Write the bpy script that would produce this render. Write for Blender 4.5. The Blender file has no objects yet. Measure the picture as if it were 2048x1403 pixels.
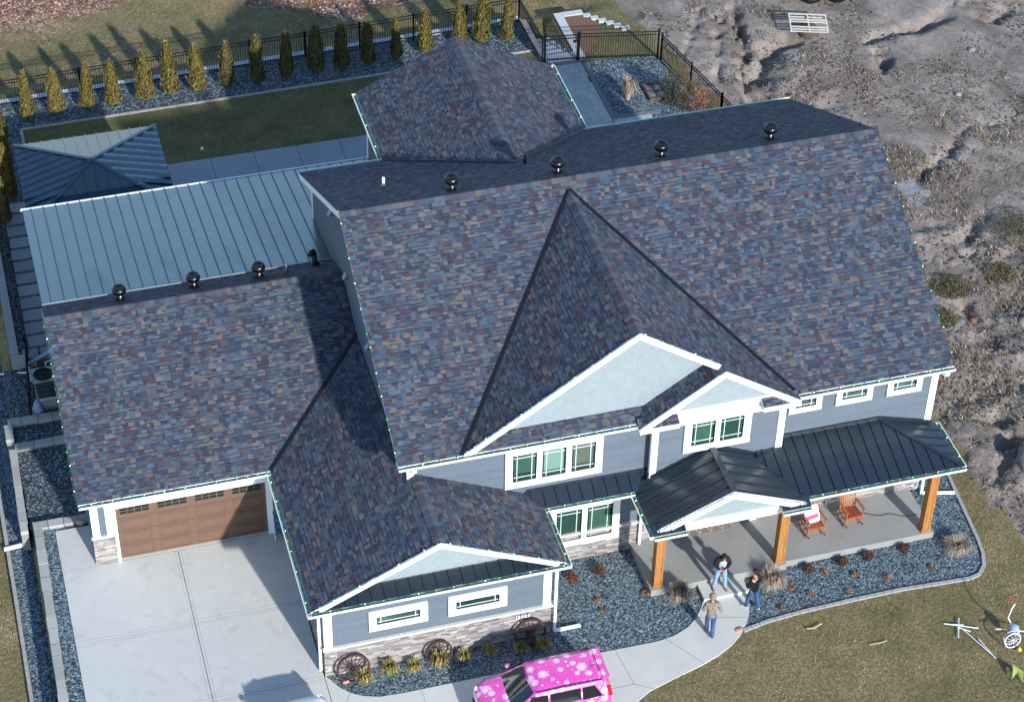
import bpy, bmesh, math, random
import numpy as np
from mathutils import Vector, Matrix

# ------------------------------------------------------------------ camera, world, sun, exposure
SC = bpy.context.scene
COL = SC.collection
def make_camera():
    cx, cy, cz, yaw, pitch, roll = -1.83101, -51.66358, 53.84149, 0.2935334, -0.7189583, 0.0259059
    f = Vector((math.sin(yaw)*math.cos(pitch), math.cos(yaw)*math.cos(pitch), math.sin(pitch)))
    r = Vector((math.cos(yaw), -math.sin(yaw), 0)); u = r.cross(f)
    c, s = math.cos(roll), math.sin(roll)
    R, U = c*r + s*u, -s*r + c*u
    m = Matrix(((R.x, U.x, -f.x, cx), (R.y, U.y, -f.y, cy), (R.z, U.z, -f.z, cz), (0, 0, 0, 1)))
    cam = bpy.data.cameras.new('camera'); o = bpy.data.objects.new('camera', cam); COL.objects.link(o)
    cam.sensor_fit = 'HORIZONTAL'; cam.sensor_width = 36.0; cam.lens = 4494.03/2048*36.0
    cam.clip_start = 0.5; cam.clip_end = 600
    o.matrix_world = m; SC.camera = o
make_camera()
SUNV = Vector((0.24, -1.0, 0.475)).normalized()
W = bpy.data.worlds.new('World'); SC.world = W; W.use_nodes = True
wn = W.node_tree; bg = wn.nodes['Background']
sky = wn.nodes.new('ShaderNodeTexSky'); sky.sky_type = 'NISHITA'; sky.sun_disc = False
sky.sun_elevation = math.asin(SUNV.z); sky.sun_rotation = math.atan2(SUNV.x, SUNV.y)
sky.altitude = 300; sky.air_density = 1.0; sky.dust_density = 0.1; sky.ozone_density = 2.6
wn.links.new(sky.outputs[0], bg.inputs[0]); bg.inputs[1].default_value = 0.15
sl = bpy.data.lights.new('sun', 'SUN'); sl.energy = 3.6; sl.angle = math.radians(1.3); sl.color = (1.0, 0.985, 0.96)
so = bpy.data.objects.new('sun', sl); COL.objects.link(so); so.rotation_euler = SUNV.to_track_quat('Z', 'Y').to_euler()
SC.view_settings.view_transform = 'Standard'; SC.view_settings.look = 'None'
SC.view_settings.exposure = 0.74; SC.view_settings.gamma = 1.0
SC.cycles.max_bounces = 5; SC.cycles.diffuse_bounces = 3; SC.cycles.glossy_bounces = 3

# ------------------------------------------------------------------ helpers
def srgb(h):
    if isinstance(h, str): h = tuple(int(h[i:i+2], 16) for i in (0, 2, 4))
    return tuple(((c/255)/12.92 if c/255 <= .04045 else ((c/255+.055)/1.055)**2.4) for c in h)
def V3(*a): return Vector(a)
class MB:
    """collects faces, builds ONE mesh object"""
    def __init__(s): s.v = []; s.f = []; s.m = []; s.c = []
    def poly(s, pts, mi=0, col=(1, 1, 1)):
        b = len(s.v); s.v += [tuple(p) for p in pts]; s.f.append(tuple(range(b, b+len(pts)))); s.m.append(mi); s.c.append(col)
    def mesh(s, vs, fs, mi=0, col=(1, 1, 1)):
        b = len(s.v); s.v += [tuple(p) for p in vs]
        for f in fs: s.f.append(tuple(b+i for i in f)); s.m.append(mi); s.c.append(col)
    def prism(s, pts, d, mi=0, col=(1, 1, 1)):
        """polygon extruded by vector d, closed"""
        n = len(pts); P = [Vector(p) for p in pts]; Q = [p+Vector(d) for p in P]
        nr = Vector((0, 0, 0))
        for i in range(n): nr += P[i].cross(P[(i+1) % n])
        if nr.dot(Vector(d)) > 0: P, Q = Q, P
        s.mesh(P+Q, [tuple(range(n)), tuple(range(2*n-1, n-1, -1))]+[(i, n+i, n+(i+1) % n, (i+1) % n) for i in range(n)], mi, col)
    def box(s, x0, x1, y0, y1, z0, z1, mi=0, col=(1, 1, 1)):
        s.prism([(x0, y0, z1), (x1, y0, z1), (x1, y1, z1), (x0, y1, z1)], (0, 0, z0-z1), mi, col)
    def bar(s, p, q, w, h, up=(0, 0, 1), mi=0, col=(1, 1, 1)):
        p = Vector(p); q = Vector(q); d = (q-p).normalized(); up = Vector(up)
        sd = d.cross(up)
        if sd.length < 1e-4: sd = d.cross(Vector((1, 0, 0)))
        sd.normalize(); u2 = sd.cross(d).normalized(); a = sd*w/2; b = u2*h/2
        s.prism([p+a+b, p-a+b, p-a-b, p+a-b], q-p, mi, col)
    def tube(s, pts, r, n=6, mi=0, col=(1, 1, 1), closed=False):
        P = [Vector(p) for p in pts]; m = len(P); rs = r if isinstance(r, (list, tuple)) else [r]*m
        vs = []; prev = None
        for i in range(m):
            a = P[(i-1) % m] if (closed or i > 0) else P[i]; b = P[(i+1) % m] if (closed or i < m-1) else P[i]
            d = (b-a); d = d.normalized() if d.length > 1e-9 else Vector((0, 0, 1))
            if prev is None: x = d.orthogonal().normalized()
            else:
                x = prev-d*prev.dot(d); x = x.normalized() if x.length > 1e-6 else d.orthogonal().normalized()
            prev = x; y = d.cross(x)
            for k in range(n):
                t = 2*math.pi*k/n; vs.append(P[i]+(x*math.cos(t)+y*math.sin(t))*rs[i])
        fs = []
        for i in range(m if closed else m-1):
            j = (i+1) % m
            for k in range(n): fs.append((i*n+k, i*n+(k+1) % n, j*n+(k+1) % n, j*n+k))
        if not closed: fs.append(tuple(range(n-1, -1, -1))); fs.append(tuple((m-1)*n+k for k in range(n)))
        s.mesh(vs, fs, mi, col)
    def lathe(s, prof, c=(0, 0, 0), n=16, mi=0, col=(1, 1, 1), axis='Z'):
        vs = []
        for r, h in prof:
            for k in range(n):
                t = 2*math.pi*k/n; p = (r*math.cos(t), r*math.sin(t), h)
                if axis == 'Y': p = (p[0], p[2], p[1])
                if axis == 'X': p = (p[2], p[0], p[1])
                vs.append((c[0]+p[0], c[1]+p[1], c[2]+p[2]))
        fs = [(i*n+k, i*n+(k+1) % n, (i+1)*n+(k+1) % n, (i+1)*n+k) for i in range(len(prof)-1) for k in range(n)]
        fs.append(tuple(range(n-1, -1, -1))); fs.append(tuple((len(prof)-1)*n+k for k in range(n)))
        s.mesh(vs, fs, mi, col)
    def build(s, name, mats, parent=None, smooth=False):
        if not isinstance(mats, (list, tuple)): mats = [mats]
        off = wloc(parent) if parent else Vector((0, 0, 0))
        me = bpy.data.meshes.new(name)
        vs = [(a-off.x, b-off.y, c-off.z) for a, b, c in s.v] if parent else s.v
        me.from_pydata(vs, [], s.f)
        for m in mats: me.materials.append(m)
        me.polygons.foreach_set('material_index', s.m)
        if any(c != (1, 1, 1) for c in s.c):
            at = me.color_attributes.new('Col', 'FLOAT_COLOR', 'CORNER')
            ln = np.fromiter((len(f) for f in s.f), dtype=np.int32)
            ca = np.ones((len(s.c), 4), dtype=np.float32); ca[:, :3] = np.array(s.c, dtype=np.float32)
            at.data.foreach_set('color', np.repeat(ca, ln, axis=0).ravel())
        if smooth: me.polygons.foreach_set('use_smooth', [True]*len(s.f))
        me.update()
        o = bpy.data.objects.new(name, me); COL.objects.link(o)
        if parent: o.parent = parent
        return o
def wloc(o):
    v = Vector((0, 0, 0))
    while o is not None: v += o.location; o = o.parent
    return v
def tag(o, label=None, cat=None, group=None, kind=None):
    if label: o['label'] = label
    if cat: o['category'] = cat
    if group: o['group'] = group
    if kind: o['kind'] = kind
    return o
def thing(name, loc, label, cat, group=None):
    o = bpy.data.objects.new(name, None); COL.objects.link(o); o.location = loc; o.empty_display_size = .1
    return tag(o, label, cat, group)
def struct(o): o['kind'] = 'structure'; return o
def copy_tree(o, parent=None):
    c = o.copy(); COL.objects.link(c)
    if parent: c.parent = parent
    for ch in [x for x in o.children]: copy_tree(ch, c)
    return c
def clip(poly, a, b, c):
    """keep part of 2D polygon with a*x+b*y<=c"""
    out = []; n = len(poly)
    for i in range(n):
        p, q = poly[i], poly[(i+1) % n]; dp = a*p[0]+b*p[1]-c; dq = a*q[0]+b*q[1]-c
        if dp <= 0: out.append(p)
        if (dp < 0 < dq) or (dq < 0 < dp):
            t = dp/(dp-dq); out.append((p[0]+(q[0]-p[0])*t, p[1]+(q[1]-p[1])*t))
    return out
def clip_convex(poly, planes):
    for a, b, c in planes:
        if len(poly) < 3: return []
        poly = clip(poly, a, b, c)
    return poly if len(poly) >= 3 else []
def edges_of(poly):
    ar = sum(poly[i][0]*poly[(i+1) % len(poly)][1]-poly[(i+1) % len(poly)][0]*poly[i][1] for i in range(len(poly)))
    P = poly if ar > 0 else poly[::-1]; out = []
    for i in range(len(P)):
        p, q = P[i], P[(i+1) % len(P)]; dx, dy = q[0]-p[0], q[1]-p[1]; l = math.hypot(dx, dy)
        if l < 1e-9: continue
        a, b = dy/l, -dx/l; out.append((a, b, a*p[0]+b*p[1]))
    return out
class Frame:
    def __init__(s, pts):
        """plane through 3D polygon; v axis = steepest upward, u horizontal"""
        P = [Vector(p) for p in pts]; n = Vector((0, 0, 0))
        for i in range(len(P)): n += (P[i]-P[0]).cross(P[(i+1) % len(P)]-P[0])
        n.normalize()
        if n.z < -1e-6: n = -n
        s.N = n; s.U = Vector((0, 0, 1)).cross(n)
        if s.U.length < 1e-4: s.U = Vector((1, 0, 0))
        s.U.normalize(); s.V = n.cross(s.U).normalized(); s.O = P[0]
        if s.V.z < 0: s.V = -s.V; s.U = -s.U
        s.poly = [((p-s.O).dot(s.U), (p-s.O).dot(s.V)) for p in P]
    def at(s, u, v, h=0): return s.O+s.U*u+s.V*v+s.N*h
def block(mb, F, poly, h, col, pl, mi=0, skirt=True, hb=None, tilt=None, edge=.8):
    q = clip_convex(poly, pl)
    if not q: return
    T = [F.at(u, v, h if tilt is None else max(.0012, h*(1-(v-tilt[0])/tilt[1])+.0012)) for u, v in q]
    ar = sum(q[i][0]*q[(i+1) % len(q)][1]-q[(i+1) % len(q)][0]*q[i][1] for i in range(len(q)))
    if abs(ar) < 1e-6: return
    if ar < 0: T = T[::-1]; q = q[::-1]
    mb.poly(T, mi, col)
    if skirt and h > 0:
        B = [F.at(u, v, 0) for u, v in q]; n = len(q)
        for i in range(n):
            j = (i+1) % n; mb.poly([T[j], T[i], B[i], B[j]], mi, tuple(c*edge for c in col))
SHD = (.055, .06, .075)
def courses(mb, pts, row, wr, fn, seed=1, strip=0.0, outward=None):
    F = Frame(pts)
    if outward is not None and F.N.dot(Vector(outward)) < 0: F.N = -F.N; F.U = -F.U; F.poly = [(-u, v) for u, v in F.poly]
    rng = random.Random(seed); pl = edges_of(F.poly)
    us = [p[0] for p in F.poly]; vs = [p[1] for p in F.poly]; v = min(vs)
    while v < max(vs):
        u = min(us)-rng.random()*wr[1]
        r = row if not isinstance(row, tuple) else rng.uniform(*row)
        while u < max(us):
            w = rng.uniform(*wr); col, h = fn(rng)
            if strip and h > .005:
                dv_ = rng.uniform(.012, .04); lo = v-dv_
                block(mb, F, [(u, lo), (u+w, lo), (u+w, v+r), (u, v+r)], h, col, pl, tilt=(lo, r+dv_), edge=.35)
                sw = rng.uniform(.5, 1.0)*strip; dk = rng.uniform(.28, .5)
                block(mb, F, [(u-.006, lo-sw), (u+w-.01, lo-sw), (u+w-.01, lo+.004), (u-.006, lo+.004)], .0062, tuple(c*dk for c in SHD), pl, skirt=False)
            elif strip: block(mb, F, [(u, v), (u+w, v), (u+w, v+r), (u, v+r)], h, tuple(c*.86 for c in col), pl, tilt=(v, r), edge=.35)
            else: block(mb, F, [(u, v), (u+w, v), (u+w, v+r), (u, v+r)], h, col, pl)
            u += w
        v += r
def rect_clip(pts, outward, mb, row=.17, seed=1, col=(1, 1, 1)):
    """lap siding: tilted boards"""
    F = Frame(pts)
    if F.N.dot(Vector(outward)) < 0: F.N = -F.N; F.U = -F.U; F.poly = [(-u, v) for u, v in F.poly]
    rng = random.Random(seed); pl = edges_of(F.poly); vs = [p[1] for p in F.poly]; us = [p[0] for p in F.poly]; v = min(vs)
    while v < max(vs):
        u = min(us)-rng.random()*3
        while u < max(us):
            w = 3.6; k = rng.uniform(.93, 1.07)
            q = clip_convex([(u, v), (u+w-.004, v), (u+w-.004, v+row), (u, v+row)], pl)
            if q:
                T = [F.at(a, b, .024*(1-(b-v)/row)+.002) for a, b in q]; mb.poly(T, 0, (col[0]*k, col[1]*k, col[2]*k))
                lo = sorted(q, key=lambda p: p[1])[:2]
                if abs(lo[0][1]-lo[1][1]) < 1e-4:
                    a, b = lo; mb.poly([F.at(a[0], a[1], .026), F.at(b[0], b[1], .026), F.at(b[0], b[1], 0), F.at(a[0], a[1], 0)], 0, col)
            u += w
        v += row

# ------------------------------------------------------------------ materials
MATS = {}
def nodes(m):
    m.use_nodes = True; nt = m.node_tree; return nt, nt.nodes['Principled BSDF'], nt.links
def noise(nt, sc, det=4, rough=.6, co=None, dist=0):
    n = nt.nodes.new('ShaderNodeTexNoise'); n.inputs['Scale'].default_value = sc; n.inputs['Detail'].default_value = det
    n.inputs['Roughness'].default_value = rough; n.inputs['Distortion'].default_value = dist
    if co: nt.links.new(co, n.inputs['Vector'])
    return n
def ramp(nt, fac, stops, interp='LINEAR'):
    r = nt.nodes.new('ShaderNodeValToRGB'); r.color_ramp.interpolation = interp
    e = r.color_ramp.elements
    while len(e) < len(stops): e.new(.5)
    for i, (p, c) in enumerate(stops): e[i].position = p; e[i].color = (*c, 1) if len(c) == 3 else c
    nt.links.new(fac, r.inputs[0]); return r
def mix(nt, mode, f, a, b):
    m = nt.nodes.new('ShaderNodeMix'); m.data_type = 'RGBA'; m.blend_type = mode
    for sock, val in ((m.inputs[0], f), (m.inputs[6], a), (m.inputs[7], b)):
        if hasattr(val, 'is_linked') or hasattr(val, 'links'): nt.links.new(val, sock)
        elif isinstance(val, (int, float)): sock.default_value = val
        else: sock.default_value = (*val, 1)
    return m.outputs[2]
def geo(nt): 
    g = nt.nodes.new('ShaderNodeNewGeometry'); return g.outputs['Position']
def bump(nt, b, h, st=.3, d=.02):
    n = nt.nodes.new('ShaderNodeBump'); n.inputs['Strength'].default_value = st; n.inputs['Distance'].default_value = d
    nt.links.new(h, n.inputs['Height']); nt.links.new(n.outputs[0], b.inputs['Normal']); return n
def mat(name, col, rough=.6, var=.12, sc=3, metal=0, coat=0, attr=False, bsc=None, bst=.2, bd=.01, spec=.5, emit=None, es=1):
    m = bpy.data.materials.new(name); nt, b, L = nodes(m)
    c = srgb(col) if isinstance(col, str) else col
    P = geo(nt)
    n = noise(nt, sc, 5, .65, P); lo = tuple(x*(1-var) for x in c); hi = tuple(min(1, x*(1+var)) for x in c)
    r = ramp(nt, n.outputs[0], [(.3, lo), (.7, hi)]); out = r.outputs[0]
    if attr:
        a = nt.nodes.new('ShaderNodeAttribute'); a.attribute_name = 'Col'; out = mix(nt, 'MULTIPLY', 1.0, a.outputs[0], out)
    L.new(out, b.inputs['Base Color']); b.inputs['Roughness'].default_value = rough; b.inputs['Metallic'].default_value = metal
    b.inputs['Coat Weight'].default_value = coat; b.inputs['Coat Roughness'].default_value = .08; b.inputs['Specular IOR Level'].default_value = spec
    if bsc: bump(nt, b, noise(nt, bsc, 4, .7, P).outputs[0], bst, bd)
    if emit: b.inputs['Emission Color'].default_value = (*srgb(emit), 1); b.inputs['Emission Strength'].default_value = es
    MATS[name] = m; return m
M = {}
M['shingle'] = mat('shingle', (1, 1, 1), .9, .18, 30, attr=True, bsc=150, bst=.25, bd=.004, spec=.25)
M['ridgecap'] = mat('ridge_cap', (1, 1, 1), .9, .2, 14, bsc=120, bst=.3, bd=.006, attr=True)
M['siding'] = mat('siding', (1, 1, 1), .62, .10, 7, attr=True, bsc=60, bst=.12, bd=.004)
M['stone'] = mat('ledge_stone', (1, 1, 1), .88, .22, 16, attr=True, bsc=45, bst=.5, bd=.015)
M['pale'] = mat('pale_shake', (1, 1, 1), .6, .05, 5, attr=True)
M['trim'] = mat('white_trim', 'f2f4f4', .42, .03, 4)
M['cream'] = mat('cream_ledge', 'cfcbbf', .7, .08, 9)
M['gutin'] = mat('gutter_inside', '7fa58c', .5, .15, 6)
M['valley'] = mat('valley_metal', '15181f', .5, .1, 6)
M['metal'] = mat('black_metal_roof', '202a34', .34, .12, 1.3, metal=.0, coat=.25, spec=.6, bsc=2.2, bst=.06, bd=.03)
M['pmetal'] = mat('grey_metal_roof', '566b72', .32, .08, 1.1, metal=.65, coat=.3, spec=.6, bsc=1.7, bst=.05, bd=.03)
M['gmetal'] = mat('gazebo_metal_roof', '354b5c', .3, .08, 1.1, metal=.75, coat=.15, spec=.5)
M['seam'] = mat('seam_rib', '22303a', .5, .1, 3)
M['black'] = mat('black_gloss', '08090a', .32, .1, 5, coat=.25)
M['fence'] = mat('black_aluminium', '0b0d0d', .4, .1, 6)
M['glass'] = None
def glassmat():
    m = bpy.data.materials.new('window_glass'); nt, b, L = nodes(m)
    n = noise(nt, .9, 3, .5, geo(nt)); r = ramp(nt, n.outputs[0], [(.35, srgb('12201c')), (.55, srgb('223f37')), (.72, srgb('3f6156'))])
    L.new(r.outputs[0], b.inputs['Base Color']); b.inputs['Roughness'].default_value = .04; b.inputs['Specular IOR Level'].default_value = .9
    b.inputs['Coat Weight'].default_value = .6; b.inputs['Coat Roughness'].default_value = .02; return m
M['glass'] = glassmat()
M['dark'] = mat('dark_interior', '1a201e', .5, .2, 3)
M['muntin'] = mat('muntin', 'cfe6e0', .5, .03, 5)
M['door'] = mat('garage_brown', '6e5546', .5, .07, 9, bsc=80, bst=.1)
M['cedar'] = None
def woodmat(name, c0, c1, rough=.5, axis=(30, 30, 2)):
    m = bpy.data.materials.new(name); nt, b, L = nodes(m)
    mp = nt.nodes.new('ShaderNodeMapping'); L.new(geo(nt), mp.inputs[0]); mp.inputs['Scale'].default_value = axis
    n = noise(nt, 1, 4, .6, mp.outputs[0], 1.2); r = ramp(nt, n.outputs[0], [(.3, srgb(c0)), (.7, srgb(c1))])
    L.new(r.outputs[0], b.inputs['Base Color']); b.inputs['Roughness'].default_value = rough; bump(nt, b, n.outputs[0], .2, .004); return m
M['cedar'] = woodmat('cedar_post', '8f5c2e', 'bd8448')
M['chair'] = woodmat('rocker_wood', '8a5234', 'b67a50', .4, (20, 20, 6))
M['pallet'] = woodmat('weathered_wood', 'b3ada0', 'd8d2c4', .8, (3, 30, 30))
M['frame_wood'] = woodmat('brown_frame', '5a3a2c', '7d5440', .6, (8, 8, 8))
def concrete(name, c, stain='7f8488', sc=.55, var=.06, stain_amt=.5):
    m = bpy.data.materials.new(name); nt, b, L = nodes(m); P = geo(nt); base = srgb(c)
    n1 = noise(nt, 1.1, 6, .6, P); r1 = ramp(nt, n1.outputs[0], [(.3, tuple(x*(1-var) for x in base)), (.7, tuple(x*(1+var) for x in base))])
    n2 = noise(nt, sc, 7, .72, P, .6); r2 = ramp(nt, n2.outputs[0], [(.53, (0, 0, 0)), (.68, (stain_amt*.5,)*3), (.8, (stain_amt,)*3)])
    c1 = mix(nt, 'MIX', r2.outputs[0], r1.outputs[0], srgb(stain))
    n3 = noise(nt, 40, 3, .7, P); r3 = ramp(nt, n3.outputs[0], [(.3, (.93,)*3), (.7, (1.05,)*3)])
    n4 = noise(nt, 4.5, 3, .6, P); r4 = ramp(nt, n4.outputs[0], [(.66, (1, 1, 1)), (.76, (.86, .84, .82))]); c1 = mix(nt, 'MULTIPLY', 1.0, c1, r4.outputs[0])
    c2 = mix(nt, 'MULTIPLY', 1.0, c1, r3.outputs[0])
    L.new(c2, b.inputs['Base Color']); b.inputs['Roughness'].default_value = .8; bump(nt, b, n3.outputs[0], .15, .004); return m
M['drive'] = concrete('driveway_concrete', 'c3c2bb', '95908a', 1.1, .05, .6)
M['walk'] = concrete('walk_concrete', 'c3c2ba', '9b9993', .8, .05, .3)
M['porch'] = concrete('porch_concrete', '93918c', '7b7a78', .9, .07, .4)
M['patio'] = concrete('patio_concrete', '8f959b', '6d7277', .6, .08, .6)
M['groove'] = mat('joint_groove', '7e8080', .9, .1, 6)
M['block'] = mat('retaining_block', (1, 1, 1), .88, .14, 9, attr=True, bsc=25, bst=.4, bd=.02)
M['curb'] = mat('edging_stone', 'a19e9a', .9, .2, 10, bsc=30, bst=.4, bd=.02)
M['paver'] = mat('paver', (1, 1, 1), .85, .1, 7, attr=True, bsc=40, bst=.2)
def gravelmat():
    m = bpy.data.materials.new('gravel_base'); nt, b, L = nodes(m); P = geo(nt)
    v = nt.nodes.new('ShaderNodeTexVoronoi'); v.inputs['Scale'].default_value = 11; L.new(P, v.inputs['Vector'])
    n = noise(nt, 6, 2, .5, P)
    sep = nt.nodes.new('ShaderNodeSeparateColor'); L.new(v.outputs['Color'], sep.inputs[0])
    r = ramp(nt, sep.outputs[0], [(0, srgb('4a565e')), (.4, srgb('5e6e77')), (.75, srgb('74868e')), (1, srgb('98a8ab'))])
    d = ramp(nt, v.outputs['Distance'], [(.25, (1, 1, 1)), (.62, (.25, .25, .25))])
    L.new(mix(nt, 'MULTIPLY', 1.0, r.outputs[0], d.outputs[0]), b.inputs['Base Color']); b.inputs['Roughness'].default_value = .8
    iv = nt.nodes.new('ShaderNodeMath'); iv.operation = 'SUBTRACT'; iv.inputs[0].default_value = 1; L.new(v.outputs['Distance'], iv.inputs[1])
    bump(nt, b, iv.outputs[0], .9, .05); return m
M['gravel'] = gravelmat()
M['rock'] = mat('river_rock', (1, 1, 1), .6, .15, 20, attr=True)
def groundmat():
    """one sheet: Col.r dirt, Col.g leaf litter, Col.b lushness"""
    m = bpy.data.materials.new('ground_mix'); nt, b, L = nodes(m); P = geo(nt)
    a = nt.nodes.new('ShaderNodeAttribute'); a.attribute_name = 'Col'; sp = nt.nodes.new('ShaderNodeSeparateColor'); L.new(a.outputs[0], sp.inputs[0])
    n1 = noise(nt, .9, 6, .65, P); n2 = noise(nt, 9, 5, .75, P); n3 = noise(nt, 45, 3, .7, P)
    dry = ramp(nt, n2.outputs[0], [(.25, srgb('635739')), (.5, srgb('8b7b57')), (.75, srgb('b5a786'))])
    lush = ramp(nt, n2.outputs[0], [(.25, srgb('3c452b')), (.55, srgb('5a603b')), (.8, srgb('7c7850'))])
    mm = nt.nodes.new('ShaderNodeMath'); mm.operation = 'ADD'; L.new(n1.outputs[0], mm.inputs[0]); L.new(sp.outputs[2], mm.inputs[1])
    fr = ramp(nt, mm.outputs[0], [(.42, (0, 0, 0)), (1.15, (1, 1, 1))])
    g = mix(nt, 'MIX', fr.outputs[0], dry.outputs[0], lush.outputs[0])
    nd = noise(nt, .45, 8, .68, P, 1.0)
    dirt = ramp(nt, nd.outputs[0], [(.25, srgb('6c625a')), (.45, srgb('8a7f76')), (.58, srgb('a2978d')), (.75, srgb('bbb1a7'))])
    d2 = ramp(nt, n2.outputs[0], [(.25, (.7, .68, .66)), (.7, (1.15, 1.15, 1.15))])
    dc = mix(nt, 'MULTIPLY', 1.0, dirt.outputs[0], d2.outputs[0])
    lv = nt.nodes.new('ShaderNodeTexVoronoi'); lv.inputs['Scale'].default_value = 7; L.new(P, lv.inputs['Vector'])
    s2 = nt.nodes.new('ShaderNodeSeparateColor'); L.new(lv.outputs['Color'], s2.inputs[0])
    lr = ramp(nt, s2.outputs[0], [(0, srgb('5d4236')), (.4, srgb('8c6a58')), (.7, srgb('b09080')), (1, srgb('cbb3a4'))])
    c = mix(nt, 'MIX', sp.outputs[0], g, dc); c = mix(nt, 'MIX', sp.outputs[1], c, lr.outputs[0])
    f = ramp(nt, n3.outputs[0], [(.3, (.75,)*3), (.7, (1.15,)*3)])
    L.new(mix(nt, 'MULTIPLY', 1.0, c, f.outputs[0]), b.inputs['Base Color']); b.inputs['Roughness'].default_value = .95; b.inputs['Specular IOR Level'].default_value = .15
    ad = nt.nodes.new('ShaderNodeMath'); ad.operation = 'MULTIPLY_ADD'; L.new(n3.outputs[0], ad.inputs[0]); ad.inputs[1].default_value = .3; L.new(n2.outputs[0], ad.inputs[2])
    bump(nt, b, ad.outputs[0], .8, .07); return m
M['ground'] = groundmat()
M['blade'] = mat('blades', (1, 1, 1), .8, .2, 2, attr=True)
M['ac'] = mat('ac_cabinet', 'b9bdb4', .5, .05, 4)
M['rust'] = mat('rusty_iron', '43292a', .75, .3, 14)
M['bark'] = mat('bark', '4b3a2c', .9, .2, 12)
PAL = [('66615f', 14), ('616168', 8), ('4f5c69', 22), ('394150', 20), ('493f4a', 15), ('4c4f5b', 26), ('425060', 20), ('55545a', 10)]
PL_ = [srgb(c) for c, w in PAL for _ in range(w)]
def shingle_fn(rng):
    c = rng.choice(PL_); k = rng.uniform(.88, 1.15); return (c[0]*k, c[1]*k, c[2]*k), (.009 if rng.random() < .55 else .003)
# ------------------------------------------------------------------ ground
def vnoise(x, y, s, seed=0):
    x = x*s+seed*17.3; y = y*s+seed*31.7; xi = np.floor(x).astype(np.int64); yi = np.floor(y).astype(np.int64); fx = x-xi; fy = y-yi
    fx = fx*fx*(3-2*fx); fy = fy*fy*(3-2*fy)
    def h(a, b):
        n = (a*374761393+b*668265263+seed*1442695) & 0x7fffffff; n = ((n ^ (n >> 13))*1274126177) & 0x7fffffff; return ((n ^ (n >> 16)) & 0xffff)/65535.0
    return (h(xi, yi)*(1-fx)+h(xi+1, yi)*fx)*(1-fy)+(h(xi, yi+1)*(1-fx)+h(xi+1, yi+1)*fx)*fy
def fbm(x, y, s, o=4, seed=0, ridge=False):
    t = 0; a = 1; n = 0
    for i in range(o):
        v = vnoise(x, y, s, seed+i)
        if ridge: v = 1-abs(2*v-1)
        t = t+a*v; n += a; a *= .55; s *= 2.03
    return t/n
def sst(e0, e1, x): t = np.clip((x-e0)/(e1-e0), 0, 1); return t*t*(3-2*t)
def dirt_mask(x, y):
    xb = np.interp(y, [-20, -6.3, -3.7, 0, 6, 12, 20, 24.3, 28.5, 36], [30.6, 29.9, 29.5, 29.45, 29.2, 28.9, 28.75, 27.9, 26.9, 26.0])
    xb = xb+(fbm(x, y, .8, 3, 5)-.5)*.9
    return sst(-.12, .25, x-xb)
CRACK = [([(30.96, 26.5), (30.11, 24.67), (29.37, 22.1)], .13, .22), ([(31.77, 27.13), (31.29, 25.18), (31.06, 23.63), (30.71, 21.76)], .17, .38), ([(30.63, 22.95), (30.27, 21.48), (30.09, 20.39), (30.42, 19.48), (31.2, 19.1)], .16, .36),
    ([(30.81, 21.73), (32.22, 23.34), (33.13, 23.91)], .45, .5), ([(37.0, 14.95), (36.31, 14.42), (35.17, 13.83), (33.14, 12.13)], .2, .2), ([(39.2, 15.84), (38.19, 16.1), (36.8, 15.0)], .15, .18),
    ([(36.7, 23.21), (38.21, 23.44), (39.74, 23.67), (40.72, 24.26)], .3, .3), ([(36.57, 22.24), (36.65, 21.43), (36.25, 20.74)], .25, .35), ([(41.93, 23.74), (42.62, 23.16), (43.4, 23.79)], .3, .3),
    ([(32.27, 5.38), (33.18, 5.59), (33.3, 4.51)], .22, .3), ([(30.23, 27.1), (29.28, 25.69), (28.42, 23.9)], .1, .15), ([(36.43, 10.61), (35.09, 9.32), (34.51, 8.5)], .25, .25), ([(31.6, -.41), (31.56, -1.73), (30.46, -3.25)], .3, .25)]
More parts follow.
